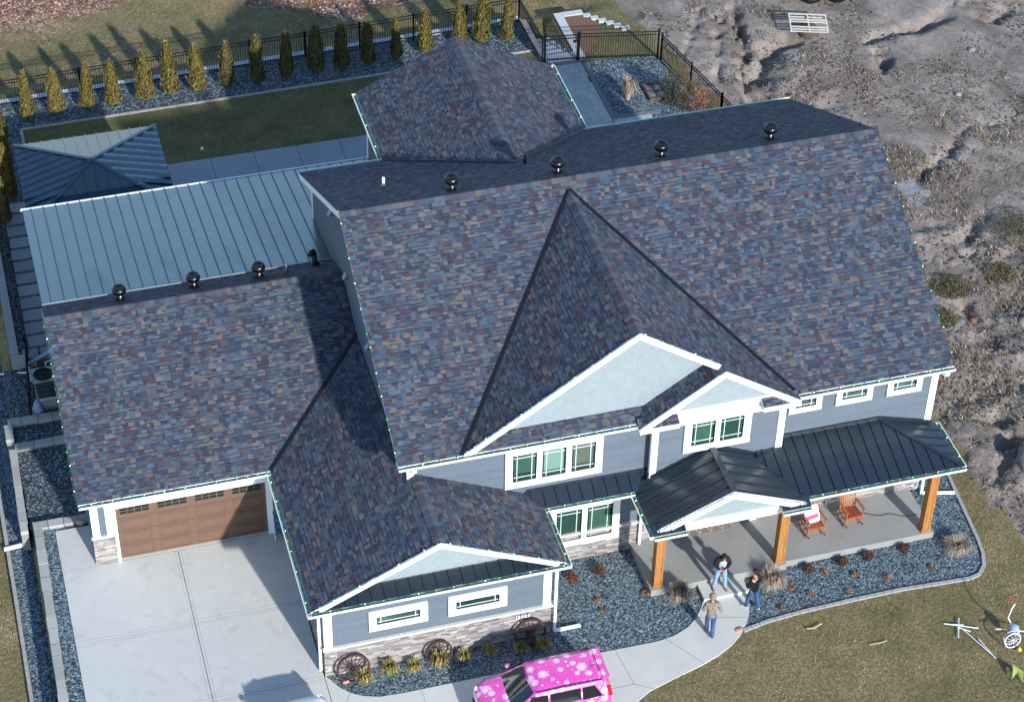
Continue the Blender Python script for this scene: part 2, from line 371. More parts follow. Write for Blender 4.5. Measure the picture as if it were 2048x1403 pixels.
def height(x, y):
    d = dirt_mask(x, y)
    z = (fbm(x, y, .9, 3, 3)-.5)*.05-.02
    rut = fbm(x*.55+y*.25, y, .35, 4, 11, True); lump = fbm(x, y, 1.6, 5, 21); fine = fbm(x, y, 5.5, 3, 31, True)
    for Ln, wd, dp in CRACK:
        for (ax, ay), (bx, by) in zip(Ln[:-1], Ln[1:]):
            l2 = (bx-ax)**2+(by-ay)**2; t = np.clip(((x-ax)*(bx-ax)+(y-ay)*(by-ay))/l2, 0, 1); dd = np.hypot(x-(ax+t*(bx-ax)), y-(ay+t*(by-ay)))+(vnoise(x, y, 2.3, 9)-.5)*.5
            z = z-dp*np.exp(-(dd/wd)**2)*(.5+vnoise(x, y, 1.7, 4))
    smooth = sst(.40, .52, fbm(x, y, .16, 3, 44)+.10*np.exp(-((y-16)/5)**2))*sst(5, 12, y)
    z = z+d*(.02+(rut-.72)*.45*(1-.75*smooth)+(lump-.5)*.36*(1-.85*smooth)+(fine-.7)*.16*(1-.65*smooth))
    # sunken stairs/back yard beyond the fence
    back = sst(27.9, 29.6, y)*(1-sst(24.6, 27, x)); z = z-.7*back
    pit = sst(24.9, 25.4, y)*(1-sst(23.5, 23.7, x))*sst(22.2, 22.4, x)*(1-sst(28, 29, y)); z = z-.75*pit
    lowleft = (1-sst(-1.95, -1.75, x))*(1-sst(19, 24, y)); z = z-.85*lowleft
    z = np.where((x < .2) & (x > -1.95) & (y > 2.3) & (y < 11.1), -.5, z)
    house = (x > .1) & (x < 28.2) & (y > -3) & (y < 15); z = np.where(house, -.15, z)
    dv = (x > -1.7) & (x < 6.4) & (y < 3) & (y > -15); z = np.where(dv, -.1, z)
    bed = (x > 6.2) & (x < 28.2) & (y > -7.2) & (y < -3); z = np.where(bed, -.06, z)
    yard = (x > -1.9) & (x < 27.2) & (y > 14) & (y < 28.0); z = np.where(yard & (pit < .05), -.04, z)
    return z
def axis(segs):
    out = []
    for a, b, s in segs: out += list(np.arange(a, b-1e-6, s))
    return np.array(out+[segs[-1][1]])
XS = axis([(-60, -8, 4), (-8, -3.2, .4), (-3.2, 6.4, .2), (6.4, 22, .3), (22, 29, .15), (29, 46, .11), (46, 60, 1), (60, 120, 6)])
YS = axis([(-60, -16, 4), (-16, -7, .2), (-7, 22, .16), (22, 29, .14), (29, 38, .2), (38, 60, 2), (60, 160, 10)])
gx, gy = np.meshgrid(XS, YS, indexing='ij'); gz = height(gx, gy)
nx, ny = len(XS), len(YS)
me = bpy.data.meshes.new('ground'); idx = np.arange(nx*ny).reshape(nx, ny)
fa = np.stack([idx[:-1, :-1], idx[1:, :-1], idx[1:, 1:], idx[:-1, 1:]], -1).reshape(-1, 4)
me.vertices.add(nx*ny); me.vertices.foreach_set('co', np.stack([gx, gy, gz], -1).astype(np.float32).ravel())
me.loops.add(fa.size); me.loops.foreach_set('vertex_index', fa.ravel().astype(np.int32))
me.polygons.add(len(fa)); me.polygons.foreach_set('loop_start', np.arange(0, fa.size, 4, dtype=np.int32))
me.update(calc_edges=True)
dm = dirt_mask(gx, gy)
leaf = sst(.0, .9, fbm(gx, gy, .7, 3, 8)-.5+.55*sst(-1.0, 1.0, gy-np.interp(gx, [-8, 0, 4, 9, 11, 14, 16, 20, 22], [34.0, 34.2, 34.6, 36.5, 34, 31.6, 31.2, 34, 38])))
leaf = np.where(gy > 29, leaf*1.6, 0).clip(0, 1)*(1-dm)
lush = np.full_like(gx, -.05)+.12*((gy < -7)*1.0)*sst(12, 30, gx)+.25*((gy > 14) & (gy < 29) & (gx < 27.5))+.25*sst(29, 31.5, gy)*(1-sst(31, 35, gy))
cc = np.stack([dm, leaf, lush.clip(0, 1), np.ones_like(dm)], -1).astype(np.float32)
ca = me.color_attributes.new('Col', 'FLOAT_COLOR', 'POINT'); ca.data.foreach_set('color', cc.reshape(-1, 4).ravel())
me.polygons.foreach_set('use_smooth', np.ones(len(fa), dtype=bool))
me.materials.append(M['ground']); o = bpy.data.objects.new('ground', me); COL.objects.link(o); struct(o)

# ------------------------------------------------------------------ driveway, walk, beds
def sheet(mb, pts, z, th=.06, mi=0, col=(1, 1, 1)): mb.prism([(x, y, z) for x, y in pts], (0, 0, -th), mi, col)
dv = MB(); g = .014
xs = [-1.17, 2.60, 6.10]; ys = [-16, -9.6, -6.2, -2.88, .40]
for i in range(2):
    for j in range(4): dv.box(xs[i]+(g if i else 0), xs[i+1]-(g if i < 1 else 0), ys[j]+g, ys[j+1]-g, -.1, .03)
dv.box(-1.17, 0.0, .40+g, 2.28, -.1, .03)
dv.box(-1.17, 6.10, -16, .4, -.14, .012, 1)
for yy in (ys[2], ys[3]): # tooled borders of the cross joints
    for s in (-1, 1): dv.box(-1.16, 6.08, yy+s*.11-.004, yy+s*.11+.004, .029, .0315, 1)
for s in (-1, 1): dv.box(2.6+s*.10-.004, 2.6+s*.10+.004, -16, .38, .029, .0315, 1)
dv.box(.5, 5.85, .42, .60, -.1, .028, 0)
struct(dv.build('driveway', [M['drive'], M['groove']]))
def arc(cx, cy, r, a0, a1, n=10): return [(cx+r*math.cos(math.radians(a0+(a1-a0)*i/n)), cy+r*math.sin(math.radians(a0+(a1-a0)*i/n))) for i in range(n+1)]
inner = [(6.12, -6.12), (6.26, -6.3), (6.45, -6.66), (6.75, -6.98), (7.1, -7.2), (7.58, -7.36), (8.3, -7.4), (14.7, -7.4), (16.6, -7.42), (17.2, -7.33), (17.75, -7.1), (18.15, -6.78), (18.45, -6.4), (18.6, -6.15)]
outer = [(20.05, -6.15), (20.02, -6.6), (19.85, -7.05), (19.6, -7.45), (19.25, -7.85), (18.87, -8.15), (18.3, -8.45), (17.6, -8.72), (16.7, -8.98), (15.75, -9.28), (15.2, -9.6), (14.8, -10.2), (14.6, -11), (14.5, -16), (6.12, -16)]
wk = MB(); sheet(wk, inner+outer, .03, .1)
def cutline(mb, a, b): mb.bar((a[0], a[1], .031), (b[0], b[1], .031), .016, .004, mi=1)
for a, b in [((6.75, -6.98), (6.12, -7.9)), ((8.9, -7.4), (8.9, -8.9)), ((10.9, -7.4), (10.9, -8.9)), ((12.9, -7.4), (12.9, -8.9)), ((15.2, -7.4), (15.35, -8.9)), ((6.12, -8.9), (15.35, -8.9)), ((15.35, -8.9), (15.9, -9.25)), ((16.9, -7.38), (17.75, -8.66)), ((18.15, -6.78), (19.75, -7.2))]: cutline(wk, a, b)
struct(wk.build('walkway', [M['walk'], M['groove']]))
front_bed = [(6.1, -6.0)]+inner[1:-1]+[(18.7, -5.4), (18.7, -3.2), (6.1, -3.2)]
edge_line = [(19.42, -7.7), (20.3, -7.52), (21.46, -7.42), (23.2, -7.36), (25.0, -7.34), (26.6, -7.42), (27.4, -7.46), (27.8, -7.36), (28.1, -7.05), (28.3, -6.55), (28.4, -6.0), (28.55, -4.5), (28.7, -3.0), (28.85, -1.5), (28.95, .5), (29.0, 4)]
right_bed = [(20.05, -6.15), (20.02, -6.6), (19.85, -7.05), (19.6, -7.45)]+edge_line+[(27, 4), (27, -3.2), (20.05, -5.4)]
b1 = MB(); b1.poly([(x, y, .002) for x, y in front_bed][::-1]); struct(b1.build('gravel_bed', M['gravel']))
b1 = MB(); b1.poly([(x, y, .002) for x, y in right_bed]); struct(b1.build('gravel_bed', M['gravel']))
b1 = MB(); b1.poly([(-1.9, -16, -.01), (-1.15, -16, -.01), (-1.15, 2.3, -.01), (.05, 2.3, -.01), (.05, 2.62, -.01), (-1.9, 2.62, -.01)]); struct(b1.build('gravel_bed', M['gravel']))
b1 = MB(); b1.poly([(-2.75, -16, -.83), (-1.8, -16, -.83), (-1.8, 26, -.83), (-2.75, 26, -.83)]); struct(b1.build('gravel_bed', M['gravel']))
b1 = MB()
b1.poly([(-1.95, 2.7, -.12), (.05, 2.7, -.12), (.05, 6.5, -.12), (-1.95, 6.5, -.12)]); b1.poly([(-1.95, 6.7, -.05), (.05, 6.7, -.05), (.05, 7.8, -.05), (-1.95, 7.8, -.05)])
b1.poly([(-1.95, 8.0, -.33), (.05, 8.0, -.33), (.05, 11.1, -.33), (-1.95, 11.1, -.33)]); struct(b1.build('gravel_bed', M['gravel']))
b1 = MB(); b1.poly([(-1.6, 11.1, .0), (.3, 11.1, .0), (.3, 27.6, .0), (-1.6, 27.6, .0)]); b1.poly([(.3, 25.5, .0), (22.2, 25.9, .0), (22.2, 28.1, .0), (.3, 27.6, .0)]); struct(b1.build('gravel_bed', M['gravel']))
b1 = MB(); b1.poly([(24.0, 20.1, .004), (28.0, 20.1, .004), (27.25, 24.05, .004), (24.0, 24.5, .004)]); b1.poly([(25.6, 11, .004), (28.6, 11, .004), (28.0, 20.1, .004), (25.6, 20.1, .004)]); struct(b1.build('gravel_bed', M['gravel']))
# inner back lawn, patio, pavers
b1 = MB(); b1.poly([(.35, 15, .006), (22.2, 15, .006), (22.2, 25.9, .006), (.35, 25.4, .006)])
b1.c = [(0, 0, .3)]; struct(b1.build('back_lawn', M['ground']))
pt = MB()
for i in range(8): pt.box(2.2+i*1.75, 3.93+i*1.75, 14.2, 21.52, -.1, .03)
struct(pt.build('patio', M['patio']))
rg = random.Random(5); pv = MB(); x = 22.55
y = 12.0
while y < 24.4:
    x = 22.05; rh = .42
    while x < 23.9:
        w = rg.choice([.28, .42, .6]); w = min(w, 23.92-x); k = rg.uniform(.86, 1.08); pv.box(x, x+w-.012, y, y+rh-.012, -.05, .02, col=tuple(k*c for c in srgb('aeb0ac')))
        x += w
        if 23.92-x < .1: break
    y += rh
for i in range(5):
    x = 23.95
    yy = 18.0+i*.42
    while x < 25.6:
        w = rg.choice([.3, .42, .55]); w = min(w, 25.62-x); k = rg.uniform(.86, 1.08); pv.box(x, x+w-.012, yy, yy+.408, -.05, .02, col=tuple(k*c for c in srgb('aeb0ac'))); x += w
        if 25.62-x < .1: break
pv.box(23.93, 24.15, 20.1, 24.5, -.05, .024, col=srgb('6d7276')); pv.box(24.15, 26.0, 20.1, 20.32, -.05, .024, col=srgb('6d7276')); pv.box(22.05, 24.15, 24.42, 24.68, -.05, .024, col=srgb('6d7276'))
struct(pv.build('paver_path', M['paver']))

# edging stones
def edging(line, z, w=.12, h=.06, L=.28, name='stone_edging', label='', cat='edging', m='curb', seed=1):
    mb = MB(); r = random.Random(seed)
    for (ax, ay), (bx, by) in zip(line[:-1], line[1:]):
        l = math.hypot(bx-ax, by-ay); n = max(1, round(l/L))
        for i in range(n):
            t0 = i/n; t1 = (i+1)/n-.012/l; k = r.uniform(.85, 1.1)
            mb.bar((ax+(bx-ax)*t0, ay+(by-ay)*t0, z+h/2-.03), (ax+(bx-ax)*t1, ay+(by-ay)*t1, z+h/2-.03), w*r.uniform(.92, 1.05), h*r.uniform(.95, 1.1), col=(k*.99, k, k))
    return tag(mb.build(name, M[m]), label, cat)
edging(edge_line, .03, label='curved grey-brown stone edging between the front gravel bed and the lawn', seed=2)
edging([(-2.8, -16), (-2.78, 0), (-2.8, 8)], -.8, .12, .1, label='straight brown edging between the far left lawn and low gravel strip', seed=3)
edging([(.35, 19), (.35, 25.35), (10, 25.52), (22.2, 25.8)], .02, label='pale edging round the shaded back lawn below the arborvitae', seed=4, L=.4)

# block retaining walls on the left
def blockwall(label, segs, ztop, zbot, w=.30, L=(.45, .75), seed=1, colr='a9a8a2'):
    t = thing('retaining_wall', (segs[0][0][0], segs[0][0][1], zbot), label, 'retaining wall')
    cap = MB(); body = MB(); r = random.Random(seed)
    for a, b in segs:
        A = Vector((*a, 0)); B = Vector((*b, 0)); l = (B-A).length; d = (B-A)/l; s = 0
        while s < l-.05:
            e = min(l, s+r.uniform(*L)); k = r.uniform(.84, 1.12); c = tuple(k*x for x in srgb(colr)); ww = w*r.uniform(.93, 1.07); hh = r.uniform(-.015, .015)
            p0 = A+d*s; p1 = A+d*(e-.022)
            cap.bar((p0.x, p0.y, ztop-.09+hh), (p1.x, p1.y, ztop-.09+hh), ww, .18, col=c); s = e
        z = ztop-.19
        while z > zbot:
            s = -r.random()*.3
            while s < l-.02:
                e = min(l, s+r.uniform(*L)); k = r.uniform(.7, .95); c = tuple(k*x for x in srgb(colr)); s0 = max(0, s)
                p0 = A+d*s0; p1 = A+d*(max(e, s0+.05)-.02)
                body.bar((p0.x, p0.y, z-.09), (p1.x, p1.y, z-.09), w*r.uniform(.86, .98), .17, col=c); s = e
            z -= .18
    body.build('wall_face', M['block'], t); cap.build('cap_stone', M['block'], t)
    return t
blockwall('long block retaining wall with pale caps beside the driveway', [((-2.02, -16), (-1.70, 2.45)), ((-1.85, 2.62), (-.05, 2.60))], .13, -.95, seed=7)
blockwall('lower outer block wall enclosing the dark gravel left of the garage', [((-2.15, 2.5), (-2.08, 6.55)), ((-2.0, 6.68), (-.1, 6.68))], .06, -.95, .26, seed=8)
blockwall('rear block terrace wall below the air conditioners', [((-2.12, 6.95), (-2.1, 7.75)), ((-2.1, 7.88), (-.1, 7.86))], .15, -.95, .28, seed=9)
wl = MB(); wl.box(-1.62, -1.32, 11.4, 27.4, -.95, .1); wl.box(-1.62, -.75, 11.1, 11.38, -.95, .1)
tag(wl.build('concrete_curb', M['curb']), 'smooth grey concrete curb left of the rectangular stepping pavers', 'curb')
# back ledge under the fence
lg = MB(); r = random.Random(3)
a, b = Vector((-4, 27.35, 0)), Vector((22.35, 28.35, 0)); n = 60
for i in range(n):
    p = a.lerp(b, i/n); q = a.lerp(b, (i+.97)/n); k = r.uniform(.9, 1.1); lg.bar((p.x, p.y, -.35), (q.x, q.y, -.35), .30, .8, col=tuple(k*x for x in srgb('c9cdd0')))
a, b = Vector((22.42, 28.2, 0)), Vector((22.42, 24.9, 0))
for i in range(8):
    p = a.lerp(b, i/8); q = a.lerp(b, (i+.97)/8); k = r.uniform(.9, 1.1); lg.bar((p.x, p.y, -.37), (q.x, q.y, -.37), .24, .8, col=tuple(k*x for x in srgb('c9cdd0')))
tag(lg.build('retaining_ledge', M['block']), 'pale stone ledge running under the black fence behind the arborvitae', 'ledge')
rw = thing('retaining_wall', (23.9, 24.8, -.8), 'tall pale-capped wall turning a corner beyond the garden gate', 'retaining wall')
w1 = MB(); w1.box(23.85, 24.15, 24.75, 28.3, -.85, -.02, col=srgb('8b9196')); w1.box(24.15, 25.1, 28.05, 28.3, -.85, -.02, col=srgb('8b9196')); w1.build('wall_face', M['block'], rw)
w1 = MB()
for i in range(6): w1.box(23.83, 24.2, 24.72+i*.6, 25.3+i*.6, -.018, .06, col=srgb('c4c8c6'))
w1.box(24.21, 25.12, 27.98, 28.32, -.018, .06, col=srgb('c4c8c6')); w1.build('cap_stone', M['block'], rw)
w1 = MB(); w1.poly([(24.15, 25.0, .03), (24.5, 25.0, .03), (25.6, 26.9, .04), (25.1, 27.95, .02), (24.15, 28.02, .02)], col=srgb('7d5c44')); struct(w1.build('mulch_bed', M['block']))
st = thing('garden_steps', (25.2, 27, 0), 'small stepped stone edging beside the mulch bed beyond the gate', 'steps')
for i in range(6): 
    w1 = MB(); w1.box(25.05+i*.27, 25.4+i*.27, 27.75-i*.27, 28.0-i*.27, -.4, .05+.0*i, col=srgb('bfc1bc')); w1.build('step', M['block'], st)
st = thing('staircase', (23.1, 24.9, -.8), 'grey stone steps going down behind the black garden gate', 'staircase')
for i in range(5):
    w1 = MB(); w1.box(22.55, 23.84, 24.75+i*.55, 25.32+i*.55, -1.0, .0-i*.15, col=srgb('aeb4b8')); w1.build('step', M['block'], st)
w1 = MB(); w1.box(25.2, 25.5, 28.6, 28.85, -.6, -.35, col=srgb('c9c5b8')); tag(w1.build('stone_block', M['block']), 'single pale stone block lying on the back lawn', 'stone block')
# step pavers at the left of the garage
for i in range(12):
    y0 = 11.78+i*.735; mbp = MB(); k = rg.uniform(.9, 1.1); j = rg.uniform(-.02, .02)
    mbp.box(-.93+j, .12+j, y0, y0+.60, -.02, .05, col=tuple(k*c for c in srgb('9b9ea0')))
    ww = ['first', 'second', 'third', 'fourth', 'fifth', 'sixth', 'seventh', 'eighth', 'ninth', 'tenth', 'eleventh', 'twelfth'][i]
    tag(mbp.build('stepping_paver', M['paver']), 'grey stepping paver left of the metal roof, %s of twelve from the garage end' % ww, 'paver', 'rectangular stepping pavers left of the patio roof')
for x0, x1, nm in [(-.95, -.62, 'left upright'), (-.55, -.05, 'middle square'), (-1.17, -1.03, 'narrow leftmost')]:
    mbp = MB(); mbp.box(x0, x1, 11.05, 11.68, -.02, .05, col=srgb('9a9da0')); tag(mbp.build('stepping_paver', M['paver']), '%s paver in the row just above the air conditioners' % nm, 'paver')
# dry white patch in the dirt
pp = MB(); r = random.Random(9)
vs = [(34.1+math.cos(t)*(.75+.25*r.random())*1.0, 12.6+math.sin(t)*(1.1+.4*r.random())) for t in [i*2*math.pi/18 for i in range(18)]]
hp = lambda x, y: float(height(np.array([x]), np.array([y]))[0])
zc = hp(34.1, 12.6)+.12
pp.mesh([(34.1, 12.6, zc)]+[(x, y, hp(x, y)-.03) for x, y in vs]+[((x+34.1)/2, (y+12.6)/2, max(zc-.05, hp((x+34.1)/2, (y+12.6)/2)+.02)) for x, y in vs],
        [(0, 19+i, 19+(i+1) % 18) for i in range(18)]+[(19+i, 1+i, 1+(i+1) % 18, 19+(i+1) % 18) for i in range(18)])
tag(pp.build('sand_pile', mat('pale_sand', '8f8f8e', .9, .3, 3, bsc=12, bst=.5, bd=.04), smooth=True), 'pale grey spill of sand on the dirt right of the main roof', 'sand pile', kind='stuff')
# ------------------------------------------------------------------ HOUSE
H = thing('house', (13.5, -3.25, 0), 'large grey two-storey house with multicoloured shingle roofs, stone base and white trim', 'house')
PG, GEZ = .4827, 3.2464
WX0, WX1 = 5.7777, 13.8191; WRX = (WX0+WX1)/2; WRZ = GEZ+PG*(WRX-WX0)
MX0, MX1, MEY, MEZ, MRY, MRZ, MBY, MBZ = 9.1733, 27.6358, -3.6062, 5.964, 4.1449, 9.9464, 11.1181, 6.4647
PM = (MRZ-MEZ)/(MRY-MEY); PB = (MRZ-MBZ)/(MBY-MRY)
BX, BZ, BH = 16.70, 9.733, 5.53; BP = (BZ-MEZ)/BH
KX0, KX1, KY1, KZ = 12.184, 19.669, 15.432, 8.309; KXM = (KX0+KX1)/2
SX, SY = 19.52, -3.92; SZ = BZ-BP*(SX-BX)
def zg(y): return GEZ+PG*y
def shroof(name, pts, seed, parent=H, th=.14, label=None, seal=True):
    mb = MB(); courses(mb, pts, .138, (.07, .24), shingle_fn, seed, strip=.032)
    o = mb.build(name, M['shingle'], parent)
    d = MB(); d.prism([(x, y, z-.012) for x, y, z in pts], (0, 0, -th)); d.build('roof_deck', M['trim'], o)
    if label: o['label'] = label
    return o
r1 = shroof('roof', [(-.3836, 0, GEZ), (WX0, 0, GEZ), (9.5, 3.72, zg(3.72)), (9.5, 5.93, zg(5.93)), (-.3836, 5.93, zg(5.93))], 11, label='garage roof slope facing the driveway')
r2 = shroof('roof', [(-.3836, 5.93, zg(5.93)), (9.5, 5.93, zg(5.93)), (9.5, 7.42, zg(5.93)-PG*1.49), (-.3836, 7.42, zg(5.93)-PG*1.49)], 12, label='narrow back strip of the garage roof')
z95 = GEZ+PG*(9.5-WX0)
r3 = shroof('roof', [(WX0, -6.29, GEZ), (9.5, -6.29, z95), (9.5, 3.72, z95), (WX0, 0, GEZ)], 13, label='left slope of the front wing roof')
r3b = shroof('roof', [(9.5, -6.29, z95), (WRX, -6.29, WRZ), (WRX, -3.25, WRZ), (9.5, -3.25, z95)], 131, label='narrow strip beside the front wing ridge')
r4 = shroof('roof', [(WX1, -6.29, GEZ), (WX1, -3.25, GEZ), (WRX, -3.25, WRZ), (WRX, -6.29, WRZ)], 14, label='right slope of the front wing roof')
r5 = shroof('roof', [(MX0, MEY, MEZ), (MX1, MEY, MEZ), (MX1, MRY, MRZ), (MX0, MRY, MRZ)], 15, label='broad front slope of the two-storey roof')
r6 = shroof('roof', [(MX0, MBY, MBZ), (MX1, MBY, MBZ), (MX1, MRY, MRZ), (MX0, MRY, MRZ)], 16, label='shaded back slope of the two-storey roof')
byk = MEY+(BZ-MEZ)/PM
r7 = shroof('roof', [(BX-BH, MEY, MEZ), (BX, MEY, BZ), (BX, byk, BZ)], 17, label='left slope of the large cross gable', th=.1)
xs_ = SX; 
shroof('roof', [(SX, SY, SZ), (BX+BH, SY, MEZ), (BX+BH, MEY, MEZ), (SX, MEY, SZ)], 181, label='right slope of the small front gable', th=.1)
r8 = shroof('roof', [(BX, MEY, BZ), (BX+BH, MEY, MEZ), (BX, byk, BZ)], 18, label='right slope of the large cross gable', th=.1)
# left slope of small gable, dying into the big gable wall
r9 = shroof('roof', [(SX-2.7, SY, SZ-BP*2.7), (SX, SY, SZ), (SX, -3.08, SZ), (SX-2.7, -3.08, SZ-BP*2.7)], 19, label='small slope tucked between the two front gables', th=.1)
kyj = MBY-(KZ-MBZ)/PB; KP = (KZ-MBZ)/(KXM-KX0)
r10 = shroof('roof', [(KX0, KY1, MBZ), (KXM, KY1, KZ), (KXM, kyj, KZ), (KX0, MBY, MBZ)], 20, label='left slope of the rear wing roof')
r11 = shroof('roof', [(KX1, KY1, MBZ), (KXM, KY1, KZ), (KXM, kyj, KZ), (KX1, MBY, MBZ)], 21, label='right slope of the rear wing roof')
# ridge caps
def ridge(a, b, w=.17, drop=.5, seed=1, lift=.02):
    mb = MB(); rr = random.Random(seed); A = Vector(a); B = Vector(b); d = (B-A); L = d.length; d.normalize(); s = Vector((d.y, -d.x, 0)); n = int(L/.17)
    for i in range(n):
        k = rr.uniform(.8, 1.05); cc = tuple(k*(.8*a_+.2*b_) for a_, b_ in zip(rr.choice(PL_), srgb('4a4a50'))); t0 = A+d*(i*L/n); t1 = A+d*((i+1.1)*L/n); z = Vector((0, 0, lift+.012)); z2 = Vector((0, 0, lift))
        dz = Vector((0, 0, -w*drop))
        for sg in (-1, 1): mb.poly([t0+z2, t1+z, t1+s*sg*w+z+dz, t0+s*sg*w+z2+dz], 0, cc)
    return mb.build('ridge_cap', M['ridgecap'], H)
ridge((-.38, 5.93, zg(5.93)), (9.5, 5.93, zg(5.93)), drop=PG, seed=1); ridge((WRX, -6.29, WRZ), (WRX, -3.25, WRZ), .2, PG, 2)
ridge((MX0, MRY, MRZ), (MX1, MRY, MRZ), .17, PM, 3); ridge((BX, MEY, BZ), (BX, byk, BZ), .22, BP, 4); ridge((SX, SY, SZ), (SX, MEY, SZ), .18, BP, 5)
ridge((KXM, kyj, KZ), (KXM, KY1, KZ), .22, KP, 6)
# valleys
def valley(pts, w=.15, lift=.035):
    mb = MB(); A, B = Vector(pts[0]), Vector(pts[1]); 
    mb.bar(A+Vector((0, 0, lift)), B+Vector((0, 0, lift)), w, .02); mb.bar(A+Vector((0, 0, lift+.015)), B+Vector((0, 0, lift+.015)), .02, .03); return mb.build('valley_flashing', M['valley'], H)
valley([(WX0, 0, GEZ), (9.5, 3.72, zg(3.72))]); valley([(BX-BH, MEY, MEZ), (BX, byk, BZ)], .16); valley([(BX+BH, MEY, MEZ), (BX, byk, BZ)], .16)
valley([(KX0, MBY, MBZ), (KXM, kyj, KZ)], .12); valley([(KX1, MBY, MBZ), (KXM, kyj, KZ)], .12)
# ---- walls
SID = srgb('5d6873')
def wall(pts, out, seed=1, name='wall', col=SID, row=.17, parent=H):
    mb = MB(); rect_clip(pts, out, mb, row, seed, col); 
    b = Vector(out)*-.1; mb.prism([Vector(p)+Vector(out)*-.004 for p in pts], b, 0, tuple(c*.6 for c in col))
    return mb.build(name, M['siding'], parent)
def veneer(pts, out, seed=1, th=.06):
    mb = MB(); cs = [srgb(c) for c in ('a9a29b', '9a9490', '87827f', 'b5ada4', '8f857b', 'a39c97', '7a7674')]
    P = [Vector(p)+Vector(out)*.03 for p in pts]
    courses(mb, P, (.05, .10), (.12, .42), lambda r: ((lambda c, k: (c[0]*k, c[1]*k, c[2]*k))(r.choice(cs), r.uniform(.85, 1.12)), r.uniform(.012, .035)), seed, outward=out)
    mb.prism(pts, Vector(out)*.031, 0, srgb('6a6764')); return mb.build('stone_veneer', M['stone'], H)
def pale(pts, out, seed=1):
    mb = MB(); c0 = srgb('8d999e')
    courses(mb, [Vector(p)+Vector(out)*.02 for p in pts], .17, (.10, .2), lambda r: ((lambda k: (c0[0]*k, c0[1]*k, c0[2]*k))(r.uniform(.96, 1.03)), r.uniform(.008, .016)), seed, outward=out)
    mb.prism(pts, Vector(out)*.02, 0, c0); o = mb.build('gable', M['pale'], H); return o
def rect_xz(x0, x1, y, z0, z1): return [(x0, y, z0), (x1, y, z0), (x1, y, z1), (x0, y, z1)]
def rect_yz(x, y0, y1, z0, z1): return [(x, y0, z0), (x, y1, z0), (x, y1, z1), (x, y0, z1)]
F_ = (0, -1, 0); L_ = (-1, 0, 0); R_ = (1, 0, 0); B_ = (0, 1, 0)
GY, WY, NY, PY = .45, -6.08, -3.25, -3.57
SZ1 = 1.25
wall(rect_xz(0, .62, GY, SZ1, 3.15), F_, 1); wall(rect_xz(.62, 6.2, GY, 2.75, 3.15), F_, 2); wall(rect_xz(5.85, 6.2, GY, SZ1, 2.75), F_, 3)
wall(rect_yz(0, GY, 7.3, SZ1, 3.15), L_, 4); veneer(rect_yz(0, GY, 7.3, -.4, SZ1), L_, 5)
wall([(0, GY, 3.15), (0, 7.3, 3.15), (0, 7.3, 5.2), (0, 5.93, 5.9)], L_, 6, 'gable')
veneer(rect_xz(-.06, .66, GY, 0, SZ1), F_, 7, .1); veneer(rect_xz(5.82, 6.2, GY, 0, SZ1), F_, 8)
wall(rect_xz(6.2, 13.38, WY, SZ1, 3.2), F_, 9); veneer(rect_xz(6.14, 13.44, WY, 0, SZ1), F_, 10)
wall(rect_yz(6.2, WY, GY, SZ1, 3.2), L_, 11); veneer(rect_yz(6.2, WY, GY, 0, SZ1), L_, 12)
wall(rect_yz(13.38, WY, NY, SZ1, 3.2), R_, 13); veneer(rect_yz(13.38, WY, NY, 0, SZ1), R_, 14)
# front wing gable
pale([(WX0+.5, -5.78, GEZ+.17), (WX1-.5, -5.78, GEZ+.17), (WRX, -5.78, WRZ-.05)], F_, 15)
# main storeys
wall(rect_xz(9.55, 27.28, NY, 2.95, 5.85), F_, 16); wall(rect_xz(13.38, 17.95, NY, 1.2, 2.95), F_, 60); wall(rect_xz(21.25, 27.28, NY, 1.2, 2.95), F_, 61)
veneer(rect_xz(13.38, 17.95, NY, 0, 1.2), F_, 17); veneer(rect_xz(21.25, 27.3, NY, .2, 1.2), F_, 18)
wall(rect_xz(17.95, 21.25, -1.75, .2, 2.95), F_, 62); wall(rect_yz(17.95, NY, -1.75, .2, 2.95), R_, 63); wall(rect_yz(21.25, NY, -1.75, .2, 2.95), L_, 64)
wall([(9.55, NY, 2.6), (9.55, 10.75, 2.6), (9.55, 10.75, 6.52), (9.55, MRY, MRZ-.16), (9.55, NY, 5.98)], L_, 19)
wall([(27.28, NY, 0), (27.28, 10.75, 0), (27.28, 10.75, 6.52), (27.28, MRY, MRZ-.16), (27.28, NY, 5.98)], R_, 20)
wall(rect_xz(9.55, 27.28, 10.75, 0, 6.3), B_, 21)
wall(rect_xz(17.42, 21.85, PY, 2.9, 6.0), F_, 22); wall(rect_yz(17.42, PY, NY, 3.0, 5.9), L_, 23); wall(rect_yz(21.85, PY, NY, 3.0, 5.9), R_, 24)
pale([(BX-BH+.8, -3.08, MEZ+.24), (BX+BH-1.6, -3.08, MEZ+.24), (BX+BH-1.6, -3.08, MEZ+1.0), (BX, -3.08, BZ-.06), (BX-BH+.8, -3.08, MEZ+.5)], F_, 25)
pale([(SX-2.1, PY, SZ-BP*2.1-.15), (SX-2.1, PY, 6.02), (SX+2.1, PY, 6.02), (SX+2.1, PY, SZ-BP*2.1-.15), (SX, PY, SZ-.06)], F_, 26)
# rear wing
wall(rect_yz(KX0+.35, 10.7, KY1-.4, 0, 6.3), L_, 27); wall(rect_yz(KX1-.35, 10.7, KY1-.4, 0, 6.3), R_, 28)
wall([(KX0+.35, KY1-.4, 0), (KX1-.35, KY1-.4, 0), (KX1-.35, KY1-.4, 6.4), (KXM, KY1-.4, KZ-.15), (KX0+.35, KY1-.4, 6.4)], B_, 29)
